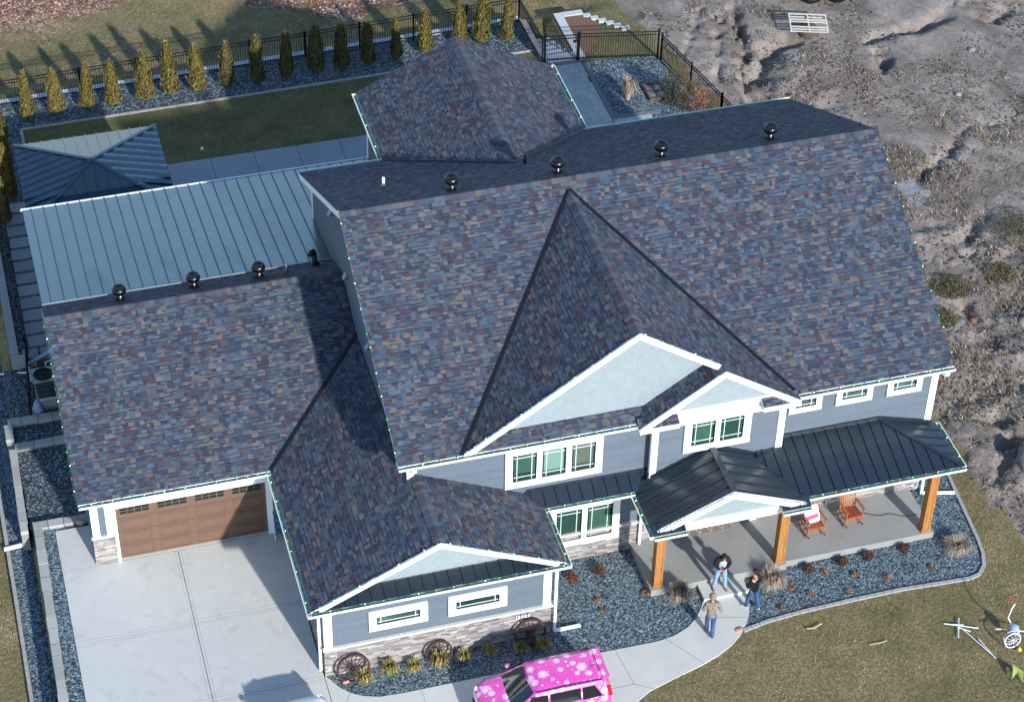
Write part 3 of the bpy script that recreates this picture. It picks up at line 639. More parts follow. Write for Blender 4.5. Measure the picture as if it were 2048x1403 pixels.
# plain trim pieces
def trim(boxes, name='trim', m='trim', label=None):
    for b in boxes: mb = MB(); mb.box(*b); o = mb.build(name, M[m], H)
    if label: o['label'] = label
    return o
def corner(x0, x1, y0, y1, z0, z1): return trim([(x0, x1, y0, y1, z0, z1)], 'corner_board')
corner(-.04, .2, GY-.045, GY+.15, SZ1+.06, 3.1); corner(6.16, 6.42, WY-.045, WY+.14, SZ1+.06, 3.15); corner(13.16, 13.42, WY-.045, WY+.14, SZ1+.06, 3.15)
corner(17.38, 17.6, PY-.045, PY+.1, 3.0, 5.85); corner(21.66, 21.89, PY-.045, PY+.1, 3.3, 5.85); corner(27.08, 27.32, NY-.045, NY+.1, 3.2, 5.85); corner(27.08, 27.32, NY-.045, NY+.1, .25, 3.1)
corner(9.51, 9.6, 10.6, 10.8, 4.2, 6.4); corner(9.51, 9.72, NY-.045, NY+.1, 4.9, 5.85)
corner(KX0+.30, KX0+.42, 14.9, 15.1, 2.5, 6.3)
trim([(-.1, .7, GY-.1, GY-.02, SZ1-.02, SZ1+.05), (6.1, 13.5, WY-.12, WY+.0, SZ1-.02, SZ1+.05), (13.38, 13.52, WY, NY, SZ1-.02, SZ1+.05), (13.4, 27.3, NY-.12, NY, 1.2, 1.27)], 'stone_ledge', 'cream')
# garage door opening trim, frieze
trim([(.42, .70, GY-.06, GY+.02, SZ1+.06, 2.72), (.66, .76, GY-.1, GY+.1, 0, 2.42), (5.65, 5.84, GY-.08, GY+.1, 0, 2.42), (.66, 5.95, GY-.07, GY+.02, 2.42, 2.98)], 'door_trim')
# fascias, soffits
trim([(-.36, WX0, .02, .06, GEZ-.22, GEZ-.02), (MX0+.02, 17.0, MEY+.01, MEY+.05, MEZ-.22, MEZ-.02), (22.2, MX1-.02, MEY+.01, MEY+.05, MEZ-.22, MEZ-.02), (WX0+.05, WX1-.05, -6.33, -6.27, GEZ-.22, GEZ-.02),
      (WX0-.01, WX0+.04, -6.27, 0, GEZ-.22, GEZ-.03), (WX1-.04, WX1+.01, -6.27, -3.85, GEZ-.22, GEZ-.03)], 'fascia')
trim([(-.36, 6.3, .05, GY+.05, 3.08, 3.12), (WX0, 6.25, -6.3, 0, 3.06, 3.10), (6.25, WX1, -6.3, WY+.05, 3.06, 3.10), (MX0, MX1, MEY, NY+.05, 5.78, 5.82), (16.9, 22.2, -3.9, PY+.05, 5.82, 5.86), (13.4, WX1, -6.3, -3.3, 3.07, 3.11)], 'soffit')
# rake boards
def rake(a, b, w=.2, t=.05, out=F_, name='rake_board'):
    mb = MB(); A, B = Vector(a), Vector(b); d = Vector((0, 0, -w)); o_ = Vector(out)*t; top = .012 if abs(out[1]) > .5 and out[1] < 0 else -.03
    if top < 0: o_ = o_*.3; A = A-Vector(out)*.02; B = B-Vector(out)*.02
    L = [A+Vector((0, 0, top)), B+Vector((0, 0, top))]
    mb.prism([L[0]+o_, L[1]+o_, L[1]+o_+d, L[0]+o_+d], o_*-1.4); return mb.build(name, M['trim'], H)
rake((WX0+.25, -6.29, GEZ+.25*PG), (WRX, -6.29, WRZ)); rake((WRX, -6.29, WRZ), (WX1-.25, -6.29, GEZ+.25*PG))
rake((BX-BH+.05, MEY, MEZ+.03), (BX, MEY, BZ), .24); rake((BX, MEY, BZ), (SX-.1, MEY, SZ+.06), .24)
rake((SX-2.68, SY, SZ-BP*2.68), (SX, SY, SZ), .22); rake((SX, SY, SZ), (SX+2.68, SY, SZ-BP*2.68), .22)
rake((MX0, MEY, MEZ), (MX0, MRY, MRZ), .2, .03, L_); rake((MX0, MRY, MRZ), (MX0, MBY, MBZ), .24, .03, L_)
rake((MX1, MEY, MEZ), (MX1, MRY, MRZ), .2, .03, R_); rake((MX1, MRY, MRZ), (MX1, MBY, MBZ), .2, .03, R_)
rake((KX0, KY1, MBZ), (KXM, KY1, KZ), .2, .03, B_); rake((KXM, KY1, KZ), (KX1, KY1, MBZ), .2, .03, B_)
rake((-.3836, 0, GEZ), (-.3836, 5.93, zg(5.93)), .2, .03, L_)
trim([(SX-2.05, SX+2.1, PY-.06, PY, 6.0, 6.18)], 'frieze_board')
trim([(17.38, 18.15, SY-.02, SY+.02, 5.78, 5.93), (20.95, 22.2, SY-.02, SY+.02, 5.78, 5.93), (16.95, 17.4, SY-.02, SY+.02, 5.78, 5.93)], 'fascia')
shroof('roof', [(16.85, SY, 5.95), (18.15, SY, 5.95), (18.15, PY, 6.15), (16.85, PY, 6.15)], 31, th=.06, label='tiny eave return left of the small gable')
shroof('roof', [(20.95, SY, 5.95), (22.2, SY, 5.95), (22.2, PY, 6.15), (20.95, PY, 6.15)], 32, th=.06, label='tiny eave return right of the small gable')
# triangular corbel bracket ends under main eave left
for bx_ in (9.62, 27.45):
    mb = MB(); mb.prism([(bx_, -3.56, 5.8), (bx_, -3.3, 5.8), (bx_, -3.3, 5.35), (bx_, -3.45, 5.4)], (.16, 0, 0)); mb.build('eave_bracket', M['trim'], H)
# gutters
def gutter(a, b, out, w=.15, h=.13, name='gutter'):
    """a,b: eave line points at roof edge; channel hangs outward"""
    A, B = Vector(a), Vector(b); o_ = Vector(out); z = Vector((0, 0, 1)); mb = MB()
    def strip(p, q, mi):
        mb.poly([A+p, B+p, B+q, A+q], mi)
    p0 = z*-.01; p1 = z*-h; p2 = o_*(w*.7)-z*h; p3 = o_*w-z*.03; p4 = o_*w+z*.0; p5 = o_*(w-.022)+z*0; p6 = o_*(w-.025)-z*.03; p7 = o_*(w*.66)-z*(h-.02); p8 = o_*.012-z*(h-.02); p9 = o_*.012-z*.01
    seq = [(p0, p1, 0), (p1, p2, 0), (p2, p3, 0), (p3, p4, 0), (p4, p5, 0), (p5, p6, 0), (p6, p7, 1), (p7, p8, 1), (p8, p9, 1), (p9, p0, 0)]
    for p, q, mi in seq: strip(p, q, mi)
    for E in (A, B): mb.poly([E+p for p in (p0, p1, p2, p3, p4)], 0)
    return mb.build(name, [M['trim'], M['gutin']], H)
gutter((-.36, 0, GEZ-.01), (WX0-.0, 0, GEZ-.01), F_); gutter((WX0, -6.42, GEZ-.01), (WX0, 0, GEZ-.01), L_); gutter((WX1, -6.42, GEZ-.01), (WX1, -3.85, GEZ-.01), R_)
gutter((WX0-.13, -6.33, GEZ-.01), (WX1+.13, -6.33, GEZ-.01), F_)
gutter((MX0, MEY, MEZ-.01), (16.95, MEY, MEZ-.01), F_); gutter((22.25, MEY, MEZ-.01), (MX1, MEY, MEZ-.01), F_)
gutter((MX0, MBY, MBZ-.01), (KX0, MBY, MBZ-.01), B_); gutter((KX1, MBY, MBZ-.01), (MX1, MBY, MBZ-.01), B_)
gutter((KX0, MBY, MBZ-.01), (KX0, KY1, MBZ-.01), L_); gutter((KX1, MBY, MBZ-.01), (KX1, KY1, MBZ-.01), R_)
# ---- standing seam roofs
def seamroof(pts, name='metal_roof', m='metal', sp=.42, label=None, th=.05, rib=(.028, .05), dirv=None, off=.2):
    F = Frame(pts); pl = edges_of(F.poly); mb = MB(); mb.prism(pts, (0, 0, -th)); ri = 1 if m == 'pmetal' else 0
    us = [p[0] for p in F.poly]; vs = [p[1] for p in F.poly]; u = min(us)+off
    while u < max(us)-.02:
        q = clip_convex([(u-.0005, min(vs)-1), (u+.0005, min(vs)-1), (u+.0005, max(vs)+1), (u-.0005, max(vs)+1)], pl)
        if q:
            v0 = min(p[1] for p in q)+.01; v1 = max(p[1] for p in q)-.01
            if v1-v0 > .08: mb.bar(F.at(u, v0, rib[1]/2), F.at(u, v1, rib[1]/2), rib[0], rib[1], F.N, mi=ri)
        u += sp
    o = mb.build(name, [M[m], M['seam']] if m == 'pmetal' else M[m], H)
    if label: o['label'] = label
    return o
def cap(a, b, m='metal', w=.14, parent=H):
    mb = MB(); mb.bar(Vector(a)+V3(0, 0, .04), Vector(b)+V3(0, 0, .04), w, .035); return mb.build('ridge_cap', M[m], parent)
seamroof([(WX0+.06, -6.33, GEZ+.01), (WX1-.06, -6.33, GEZ+.01), (WX1-.4, -5.78, GEZ+.17), (WX0+.4, -5.78, GEZ+.17)], sp=.41, label='metal skirt roof under the front wing gable')
mb = MB(); mb.bar((WX0+.45, -5.79, GEZ+.19), (WX1-.45, -5.79, GEZ+.19), .06, .06); mb.build('flashing', M['metal'], H)
PE = 3.18
seamroof([(13.82, -3.86, GEZ), (16.95, -3.86, GEZ), (17.3, NY, GEZ+.3), (13.3, NY, GEZ+.3)], sp=.41, label='metal pent roof over the ground floor window', th=.04)
mb = MB(); mb.bar((13.4, -3.27, GEZ+.34), (17.42, -3.27, GEZ+.34), .08, .1); mb.bar((17.4, -3.27, GEZ+.34), (17.4, -3.6, GEZ+.3), .08, .1); mb.build('flashing', M['metal'], H)
gutter((WX1+.02, -3.86, GEZ-.01), (16.82, -3.86, GEZ-.01), F_); trim([(13.85, 16.9, -3.85, -3.8, GEZ-.2, GEZ-.03)], 'fascia'); trim([(13.4, 17.2, -3.84, -3.27, 3.0, 3.04)], 'soffit')
# entry gable
EX0, EX1, EXM, EYF, EZR = 16.82, 22.12, 19.44, -5.72, 4.34
seamroof([(EX0, EYF, PE), (EX0, -3.86, PE), (EX0+.6, PY, PE+.6*(EZR-PE)/(EXM-EX0)), (EXM, PY, EZR), (EXM, EYF, EZR)], sp=.43, label='left slope of the metal entry roof', off=.12)
seamroof([(EX1, EYF, PE), (EX1, PY, PE), (EXM, PY, EZR), (EXM, EYF, EZR)], sp=.43, label='right slope of the metal entry roof', off=.12)
cap((EXM, EYF, EZR), (EXM, PY, EZR), w=.2)
mb = MB(); mb.bar((EX0+.6, PY-.02, PE+.33), (EXM, PY-.02, EZR+.06), .06, .12); mb.bar((EXM, PY-.02, EZR+.06), (21.1, PY-.02, 3.63), .06, .12); mb.build('flashing', M['metal'], H)
gutter((EX0, EYF-.14, PE-.01), (EX0, -3.86, PE-.01), L_); trim([(EX0, EX0+.05, EYF, -3.86, PE-.2, PE-.05)], 'fascia')
es = (EZR-PE)/(EXM-EX0)
rake((EX0+.15, EYF, PE+.15*es), (EXM, EYF, EZR), .26); rake((EXM, EYF, EZR), (EX1-.15, EYF, PE+.15*es), .26)
pale([(EX0+.7, -5.5, PE-.02), (EX1-.7, -5.5, PE-.02), (EXM, -5.5, EZR-.1)], F_, 41)
trim([(16.95, 22.0, -5.6, -5.2, PE-.32, PE-.02)], 'porch_beam')
for x0, x1 in ((EX0, 17.9), (21.15, EX1)):
    seamroof([(x0, EYF-.14, PE), (x1, EYF-.14, PE), (x1, -5.5, PE+.16), (x0, -5.5, PE+.16)], sp=.4, label='small metal eave return of the entry gable', th=.04)
    gutter((x0, EYF-.14, PE-.01), (x1, EYF-.14, PE-.01), F_)
trim([(EX1-.03, EX1+.03, EYF-.2, -5.5, PE-.16, PE)], 'fascia')
# porch roof (hip at right)
PX1, PEY = 27.55, -5.42
seamroof([(22.0, PEY, PE), (PX1, PEY, PE), (25.42, NY-.03, 3.86), (21.0, NY-.03, 3.86), (21.0, -4.6, PE+.26)], sp=.385, label='front slope of the metal porch roof')
seamroof([(PX1, PEY, PE), (PX1, NY-.03, PE), (25.42, NY-.03, 3.86)], sp=.385, label='right hip of the metal porch roof', off=.25)
cap((PX1, PEY, PE), (25.42, NY-.05, 3.86), w=.13)
mb = MB(); mb.bar((21.85, NY-.05, 3.93), (25.42, NY-.05, 3.93), .07, .14); mb.bar((25.42, NY-.05, 3.93), (27.35, NY-.05, 3.32), .07, .12)
mb.bar((21.0, PY-.05, 3.72), (21.9, PY-.05, 3.72), .06, .12); mb.build('flashing', M['metal'], H)
gutter((22.12, PEY, PE-.01), (PX1+.1, PEY, PE-.01), F_); gutter((PX1, PEY, PE-.01), (PX1, NY, PE-.01), R_)
trim([(22.0, PX1-.05, -5.36, -5.12, PE-.3, PE-.06), (27.2, 27.45, -5.3, NY, PE-.3, PE-.06)], 'porch_beam'); trim([(17.0, 27.4, -5.2, NY, PE-.12, PE-.09)], 'soffit')
# porch slab, step
mb = MB(); mb.prism([(17.02, -5.52, .27), (21.7, -5.52, .27), (21.7, -5.4, .27), (27.0, -5.4, .27), (27.0, NY, .27), (21.25, NY, .27), (21.25, -1.75, .27), (17.95, -1.75, .27), (17.95, NY, .27), (17.02, NY, .27)], (0, 0, -.37)); sl_ = mb.build('porch_slab', M['porch'], H)
mb = MB(); mb.prism([(18.62, -6.2, .14), (20.2, -6.2, .14), (20.2, -5.53, .14), (18.62, -5.53, .14)], (0, 0, -.2)); mb.build('step', M['walk'], H)
# cedar posts
for i, (px, py) in enumerate([(17.28, -5.28), (21.5, -5.28), (26.72, -5.2)]):
    mb = MB(); mb.box(px-.13, px+.13, py-.13, py+.13, .3, PE-.3); 
    for sx in (-1, 1):
        for sy in (-1, 1): mb.box(px+sx*.115-.03, px+sx*.115+.03, py+sy*.115-.03, py+sy*.115+.03, .275, PE-.3)
    mb.box(px-.16, px+.16, py-.16, py+.16, .271, .4); p_ = mb.build('porch_post', M['cedar'], H)
    p_['label'] = ['left cedar porch post below the entry gutter', 'middle cedar porch post beside the rocking chairs', 'right cedar post at the porch corner'][i]
# metal patio roof
PRZ = zg(5.93)-PG*1.49
seamroof([(-.33, 7.44, PRZ-.0), (12.45, 7.44, PRZ-.0), (12.45, 14.85, 3.87), (-.33, 14.85, 3.87)], m='pmetal', sp=.44, label='large grey standing seam roof behind the garage', rib=(.022, .042), off=.15)
mb = MB(); mb.bar((-.35, 7.47, PRZ+.03), (9.5, 7.47, PRZ+.02), .035, .04); mb.build('flashing', mat('light_flashing', '9aa0a4', .4, .1, 4), H)
mb = MB(); mb.bar((-.4, 14.89, 3.84), (12.45, 14.89, 3.84), .06, .1); mb.build('gutter', M['trim'], H)
for x in (0, 4.1, 8.2, 12.2):
    mb = MB(); mb.box(x-.1, x+.1, 14.4, 14.6, 0, 3.75); mb.build('patio_post', M['trim'], H)
wall(rect_xz(0, 9.55, 7.3, 0, 5.1), B_, 51)
# ---- windows
BLN = [mat('blind_%d' % i_, c_, .25, .10, 1.5, coat=.6) for i_, c_ in enumerate(('355548', '6f8f84', '26423a', '565c50'))]
def window(x0, x1, z0, z1, y, n, tr=.2, ms=.11, label=None, gap=.18, inner=True, blind=None):
    bk = 0
    """white surround with n lites, prairie muntins"""
    w = MB(); w.box(x0, x1, y-.075, y+.0, z1-tr, z1); w.box(x0, x1, y-.085, y, z0, z0+tr)
    w.box(x0, x0+tr, y-.072, y, z0+tr, z1-tr); w.box(x1-tr, x1, y-.072, y, z0+tr, z1-tr)
    lw = (x1-x0-2*tr-(n-1)*gap)/n; lit = []
    for i in range(n):
        a = x0+tr+i*(lw+gap); lit.append((a, a+lw))
        if i: w.box(a-gap, a, y-.07, y, z0+tr, z1-tr)
    t = w.build('window', M['trim'], H)
    if label: t['label'] = label
    for a, b in lit:
        f = MB(); k = .035
        f.box(a, b, y-.05, y-.0, z0+tr, z0+tr+k); f.box(a, b, y-.05, y-.0, z1-tr-k, z1-tr); f.box(a, a+k, y-.05, y, z0+tr+k, z1-tr-k); f.box(b-k, b, y-.05, y, z0+tr+k, z1-tr-k)
        f.build('frame', M['dark'], t)
        g_ = MB(); g_.poly(rect_xz(a+k, b-k, y-.022, z0+tr+k, z1-tr-k)); g_.build('pane', M['glass'], t)
        if blind:
            bz_, bc_ = blind[bk]; bk += 1; g2 = MB(); g2.poly(rect_xz(a+k+.04, b-k-.04, y-.0235, z0+tr+k+bz_*(z1-z0-2*tr), z1-tr-k-.03)); g2.build('blind', BLN[bc_], t)
        mu = MB(); e = .011; za, zb = z0+tr+k, z1-tr-k
        for xx in (a+ms, b-ms): mu.box(xx-e, xx+e, y-.034, y-.024, za, zb)
        zz = [zb-ms*.9, za+ms*.9] if (zb-za) > .32 else [za+.05]
        for z in zz: mu.box(a+k, b-k, y-.036, y-.023, z-e, z+e)
        mu.build('muntin', M['muntin'], t)
    return t
window(12.66, 15.86, 3.86, 5.50, NY-.02, 3, .24, .15, 'triple window under the large gable', blind=[(.25, 0), (.18, 1), (.22, 3)])
window(18.45, 20.70, 4.33, 5.80, PY-.02, 2, .25, .14, 'double window under the small gable', blind=[(.06, 0), (.04, 2)])
window(14.18, 16.58, .72, 2.60, NY-.02, 2, .24, .17, 'double window on the ground floor beside the front wing', blind=[(.04, 2), (.1, 0)])
for a, b, l in ((22.12, 23.24, 'leftmost small high window, partly behind the small gable'), (23.74, 25.0, 'middle small high window'), (25.52, 26.74, 'rightmost small high window')): window(a, b, 4.88, 5.62, NY-.02, 1, .2, .16, l)
window(7.57, 9.43, 1.72, 2.55, WY-.02, 1, .24, .14, 'left narrow window of the front wing'); window(10.09, 11.97, 1.70, 2.53, WY-.02, 1, .24, .14, 'right narrow window of the front wing')
# front door (behind the entry) and sidelight
DY = -1.75
mb = MB(); mb.box(19.1, 20.1, DY-.05, DY, .28, 2.4); d_ = mb.build('front_door', M['dark'], H); mb = MB(); mb.lathe([(.03, 0), (.03, .06)], (19.25, DY-.11, 1.25), 8, axis='Y'); mb.build('handle', M['black'], d_)
mb = MB(); mb.box(18.9, 19.09, DY-.06, DY, .28, 2.5); mb.box(20.11, 20.3, DY-.06, DY, .28, 2.5); mb.box(19.1, 20.1, DY-.06, DY, 2.41, 2.55); mb.build('door_trim', M['trim'], H)
corner(21.2, 21.45, NY-.09, NY+.05, .28, 2.9)
# garage door
gd = MB(); gx0, gx1, gz0, gz1 = .765, 5.645, .03, 2.42; gy_ = GY+.06; gd.box(gx0, gx1, gy_, gy_+.06, gz0, gz1)
G_ = gd.build('garage_door', M['door'], H)
for c in range(4):
    xa = gx0+c*(gx1-gx0)/4; xb = gx0+(c+1)*(gx1-gx0)/4
    for r_ in range(4):
        za = gz0+r_*(gz1-gz0)/4; zb = gz0+(r_+1)*(gz1-gz0)/4
        if r_ < 3:
            pn = MB()
            for (u0, u1, w0, w1) in ((xa+.12, xb-.12, za+.07, za+.1), (xa+.12, xb-.12, zb-.1, zb-.07), (xa+.12, xa+.15, za+.1, zb-.1), (xb-.15, xb-.12, za+.1, zb-.1)): pn.box(u0, u1, gy_-.018, gy_, w0, w1)
            pn.box(xa+.19, xb-.19, gy_-.012, gy_, za+.14, zb-.14); pn.build('door_panel', M['door'], G_)
        else:
            wn_ = MB(); wa, wb = xa+.14, xb-.14; z0_, z1_ = za+.2, zb-.12
            wn_.box(wa, wb, gy_-.02, gy_, z0_-.03, z0_); wn_.box(wa, wb, gy_-.02, gy_, z1_, z1_+.03); wn_.box(wa-.03, wa, gy_-.02, gy_, z0_-.03, z1_+.03); wn_.box(wb, wb+.03, gy_-.02, gy_, z0_-.03, z1_+.03)
            for i in range(1, 4): xx = wa+(wb-wa)*i/4; wn_.box(xx-.012, xx+.012, gy_-.02, gy_-.006, z0_, z1_)
            zm = (z0_+z1_)/2; wn_.box(wa, wb, gy_-.019, gy_-.007, zm-.01, zm+.01)
            wn_.mi = 0; base = len(wn_.f); wn_.box(wa, wb, gy_-.005, gy_-.001, z0_, z1_, 1); wn_.build('door_window', [mat('light_brown_frame', '6d5c4c', .5), M['dark']], G_)
ln = MB()
for r_ in range(1, 4): z = gz0+r_*(gz1-gz0)/4; ln.box(gx0, gx1, gy_-.003, gy_+.001, z-.006, z+.006)
ln.build('section_joint', M['dark'], G_)
# downspouts
def downspout(pts, label=None):
    mb = MB()
    for a, b in zip(pts[:-1], pts[1:]): mb.bar(a, b, .085, .085, (0, 1, 0) if abs(Vector(b)[2]-Vector(a)[2]) > .3 else (0, 0, 1))
    o = mb.build('downspout', M['trim'], H)
    if label: o['label'] = label
    return o
downspout([(13.9, -6.35, 3.12), (13.55, -6.2, 2.95), (13.55, -6.2, .12), (13.6, -6.2, .1), (14.42, -6.2, .1)], 'downspout at the front wing corner with its outlet lying on the gravel')
downspout([(27.42, -3.42, 3.05), (27.42, -3.42, .14), (27.46, -3.45, .1), (28.55, -3.7, .08)], 'downspout at the porch corner with a long outlet over the gravel')
downspout([(16.9, -3.75, 3.1), (17.3, -3.4, 2.9), (17.3, -3.4, .1)], 'downspout beside the ground floor window')
downspout([(5.78, -6.15, 3.1), (6.05, -5.9, 2.85), (6.05, -5.9, .1)], 'downspout on the driveway side of the front wing')
# roof vents and pipes
def vent(x, y, z, s=1.0, label=''):
    n = MB(); n.lathe([(.2*s, -.15), (.19*s, .02), (.14*s, .1), (.13*s, .34*s)], (x, y, z), 16); v = n.build('roof_vent', M['black'], H, smooth=True)
    v['label'] = label
    c = MB(); c.lathe([(.13*s, .30*s), (.19*s, .31*s), (.235*s, .37*s), (.24*s, .46*s), (.21*s, .54*s), (.13*s, .565*s), (.12*s, .53*s), (.0, .53*s)], (x, y, z), 20); c.build('cap', M['black'], v, smooth=True)
    f = MB(); f.box(x-.28, x+.28, y-.05, y+.3, z-.2, z-.12); f.build('flange', M['valley'], v)
    return v
for i, (x, y, z) in enumerate([(13.06, 4.88, 9.58), (16.69, 5.0, 9.51), (20.31, 5.06, 9.48), (24.22, 5.15, 9.44)]): vent(x, y, z, 1.0, 'black mushroom vent, %s on the main ridge' % ['leftmost', 'second from left', 'third from left', 'rightmost'][i])
for i, (x, y, z) in enumerate([(2.18, 6.72, 5.72), (4.66, 6.8, 5.69), (6.86, 6.76, 5.71)]): vent(x, y, z, .98, 'black mushroom vent, %s on the garage ridge' % ['leftmost', 'middle', 'rightmost'][i])
def pipe(x, y, z, h, r, m, lab):
    p_ = MB(); p_.lathe([(r*2.2, -.1), (r*2, .0), (r*1.1, .08), (r, .1), (r, h), (r*.7, h)], (x, y, z), 12); o = p_.build('vent_pipe', m, H, smooth=True); o['label'] = lab; return o
pipe(11.3, 7.1, 8.42, .38, .05, M['trim'], 'white-topped plumbing pipe on the back slope'); pipe(16.24, 7.2, 8.38, .42, .05, M['black'], 'thin black pipe near the rear wing valley')
p_ = pipe(7.85, 7.0, 5.6, .3, .05, mat('galvanised', '9aa6ad', .35, .1, 8, metal=.6), 'small galvanised pipe on the back of the garage roof')
p_ = MB(); p_.lathe([(.22, -.15), (.2, 0), (.1, .12), (.09, .5)], (8.85, 7.15, 5.52), 12); p_.tube([(8.85, 7.15, 6.0), (8.82, 7.12, 6.15), (8.72, 7.05, 6.18), (8.66, 7.0, 6.05)], .085, 8); o = p_.build('vent_pipe', M['valley'], H, smooth=True); o['label'] = 'dark gooseneck flue on the garage roof'
for i, (y, z) in enumerate([(7.2, 7.6), (5.0, 6.6), (1.8, 6.2)]):
    b_ = MB(); b_.prism([(9.5, y-.1, z-.09), (9.5, y+.1, z-.09), (9.38, y+.1, z-.09), (9.38, y-.1, z-.09)], (0, 0, .03)); b_.prism([(9.38, y-.1, z-.08), (9.38, y+.1, z-.08), (9.5, y+.1, z+.1), (9.5, y-.1, z+.1)], (-.01, 0, .01)); b_.build('wall_vent', mat('vent_hood', '8792a5', .5), H)
# address figures on the stone
def digits(s, x, y, z, h, parent):
    seg = {'1': 'bc', '2': 'abged', '8': 'abcdefg', '0': 'abcdef', '6': 'afgedc', '5': 'afgcd'}; mb = MB(); w = h*.5; t = h*.14
    for k, ch in enumerate(s):
        X = x+k*(w+h*.22)
        bx_ = dict(a=(0, w, h-t, h), d=(0, w, 0, t), g=(0, w, h/2-t/2, h/2+t/2), f=(0, t, h/2, h), e=(0, t, 0, h/2), b=(w-t, w, h/2, h), c=(w-t, w, 0, h/2))
        for q in seg[ch]: a, b, c_, d = bx_[q]; mb.box(X+a, X+b, y-.012, y, z+c_, z+d)
    return mb.build('house_number', M['trim'], parent)
digits('12025', 12.22, WY-.105, .98, .15, H)
# ------------------------------------------------------------------ vegetation
ORD = ['first', 'second', 'third', 'fourth', 'fifth', 'sixth', 'seventh', 'eighth', 'ninth', 'tenth', 'eleventh', 'twelfth', 'thirteenth', 'fourteenth', 'fifteenth', 'sixteenth', 'seventeenth', 'eighteenth', 'nineteenth', 'twentieth']
def arb_proto(seed, tint, R=.36, Hh=2.0, n=2800, pw=.5):
    r = random.Random(seed); t = bpy.data.objects.new('arborvitae', None); COL.objects.link(t)
    tr = MB(); tr.tube([(0, 0, -.05), (.01, 0, .5), (0, .01, 1.3)], [.05, .04, .015], 6); tr.build('trunk', M['bark'], t)
    mb = MB(); cs = [srgb(c) for c in tint]
    ph = [r.uniform(0, 6.3) for _ in range(4)]
    def rad(h, a): 
        b = R*(min(1, (h/Hh)*6+.5))*(max(0, 1-h/Hh))**pw
        return b*(1+.13*math.sin(3*a+ph[0]+h*3)+.10*math.sin(5*a+ph[1]-h*5)+.08*math.sin(h*14+ph[2]))+.02
    for i in range(n):
        h = Hh*(r.random()**1.25); a = r.uniform(0, 2*math.pi); rr = rad(h, a)*(.62+.43*r.random()**.5)
        p = Vector((rr*math.cos(a), rr*math.sin(a), h*.985+.06)); up = Vector((math.cos(a)*r.uniform(.1, .7), math.sin(a)*r.uniform(.1, .7), 1)).normalized()
        s = Vector((-math.sin(a), math.cos(a), r.uniform(-.4, .4))).normalized(); s = (s+Vector((math.cos(a), math.sin(a), 0))*r.uniform(-.9, .9)).normalized()
        L = r.uniform(.05, .12)*(1.15 if r.random() < .8 else 1.7); w = r.uniform(.014, .03); k = r.uniform(.6, 1.25); c = r.choice(cs)
        mb.mesh([p-s*w, p+s*w, p+s*w*.6+up*L, p-s*w*.4+up*L*1.1], [(0, 1, 2, 3)], 0, (c[0]*k, c[1]*k, c[2]*k))
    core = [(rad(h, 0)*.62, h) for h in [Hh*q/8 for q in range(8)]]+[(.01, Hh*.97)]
    mb.lathe(core, (0, 0, .05), 9, col=tuple(x*.5 for x in cs[-1])); mb.build('crown', M['blade'], t)  # darkened inner cone added to block light through the leaves
    return t
YEL = ('8a7c38', '74703a', '9c8e48', '666536', '866c3c'); GRN = ('7d7640', '8a7e46', '6b6a3c', '8a7248', '5f5d38')
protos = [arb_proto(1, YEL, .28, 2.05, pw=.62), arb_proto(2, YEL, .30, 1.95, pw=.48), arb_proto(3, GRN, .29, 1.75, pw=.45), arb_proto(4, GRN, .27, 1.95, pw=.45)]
tx = [(.70, 26.18, 0, 1.05), (1.93, 26.23, 1, 1.02), (3.17, 26.28, 0, .98), (4.26, 26.26, 1, 1.0), (5.59, 26.3, 1, 1.08), (6.67, 26.5, 0, 1.12), (7.81, 26.41, 1, 1.1), (9.04, 26.48, 2, 1.05), (10.29, 26.35, 3, 1.08), (11.54, 26.41, 3, 1.05), (12.84, 26.55, 2, 1.18), (13.93, 26.5, 2, 1.15), (15.11, 26.55, 3, 1.03), (16.35, 26.63, 0, 1.0), (17.66, 26.85, 1, 1.02), (19.3, 27.1, 0, 1.05), (20.2, 27.0, 0, 1.2), (21.31, 26.9, 1, 1.0), (-.55, 24.6, 0, 1.15), (-.62, 22.6, 1, 1.15), (-.66, 20.9, 1, 1.25), (-.95, 19.4, 3, 1.0)]
rr_ = random.Random(4); used = set()
for i, (x, y, p, s) in enumerate(tx):
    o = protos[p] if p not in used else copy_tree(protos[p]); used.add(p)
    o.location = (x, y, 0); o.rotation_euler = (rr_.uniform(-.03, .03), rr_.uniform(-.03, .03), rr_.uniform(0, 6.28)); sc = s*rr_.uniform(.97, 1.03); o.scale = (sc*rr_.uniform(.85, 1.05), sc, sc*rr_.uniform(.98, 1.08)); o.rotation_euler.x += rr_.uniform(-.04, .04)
    if i < 18: lab = '%s arborvitae, %s from the left of eighteen before the back fence' % ('yellow-green' if p < 2 else 'darker olive', ORD[i])
    else: lab = ['tall arborvitae nearest the rear corner at the left picture edge', 'second arborvitae from the rear at the left picture edge', 'broad arborvitae left of the gazebo roof', 'dark arborvitae between gazebo and stepping pavers'][i-18]
    tag(o, lab, 'arborvitae', 'arborvitae hedge row')
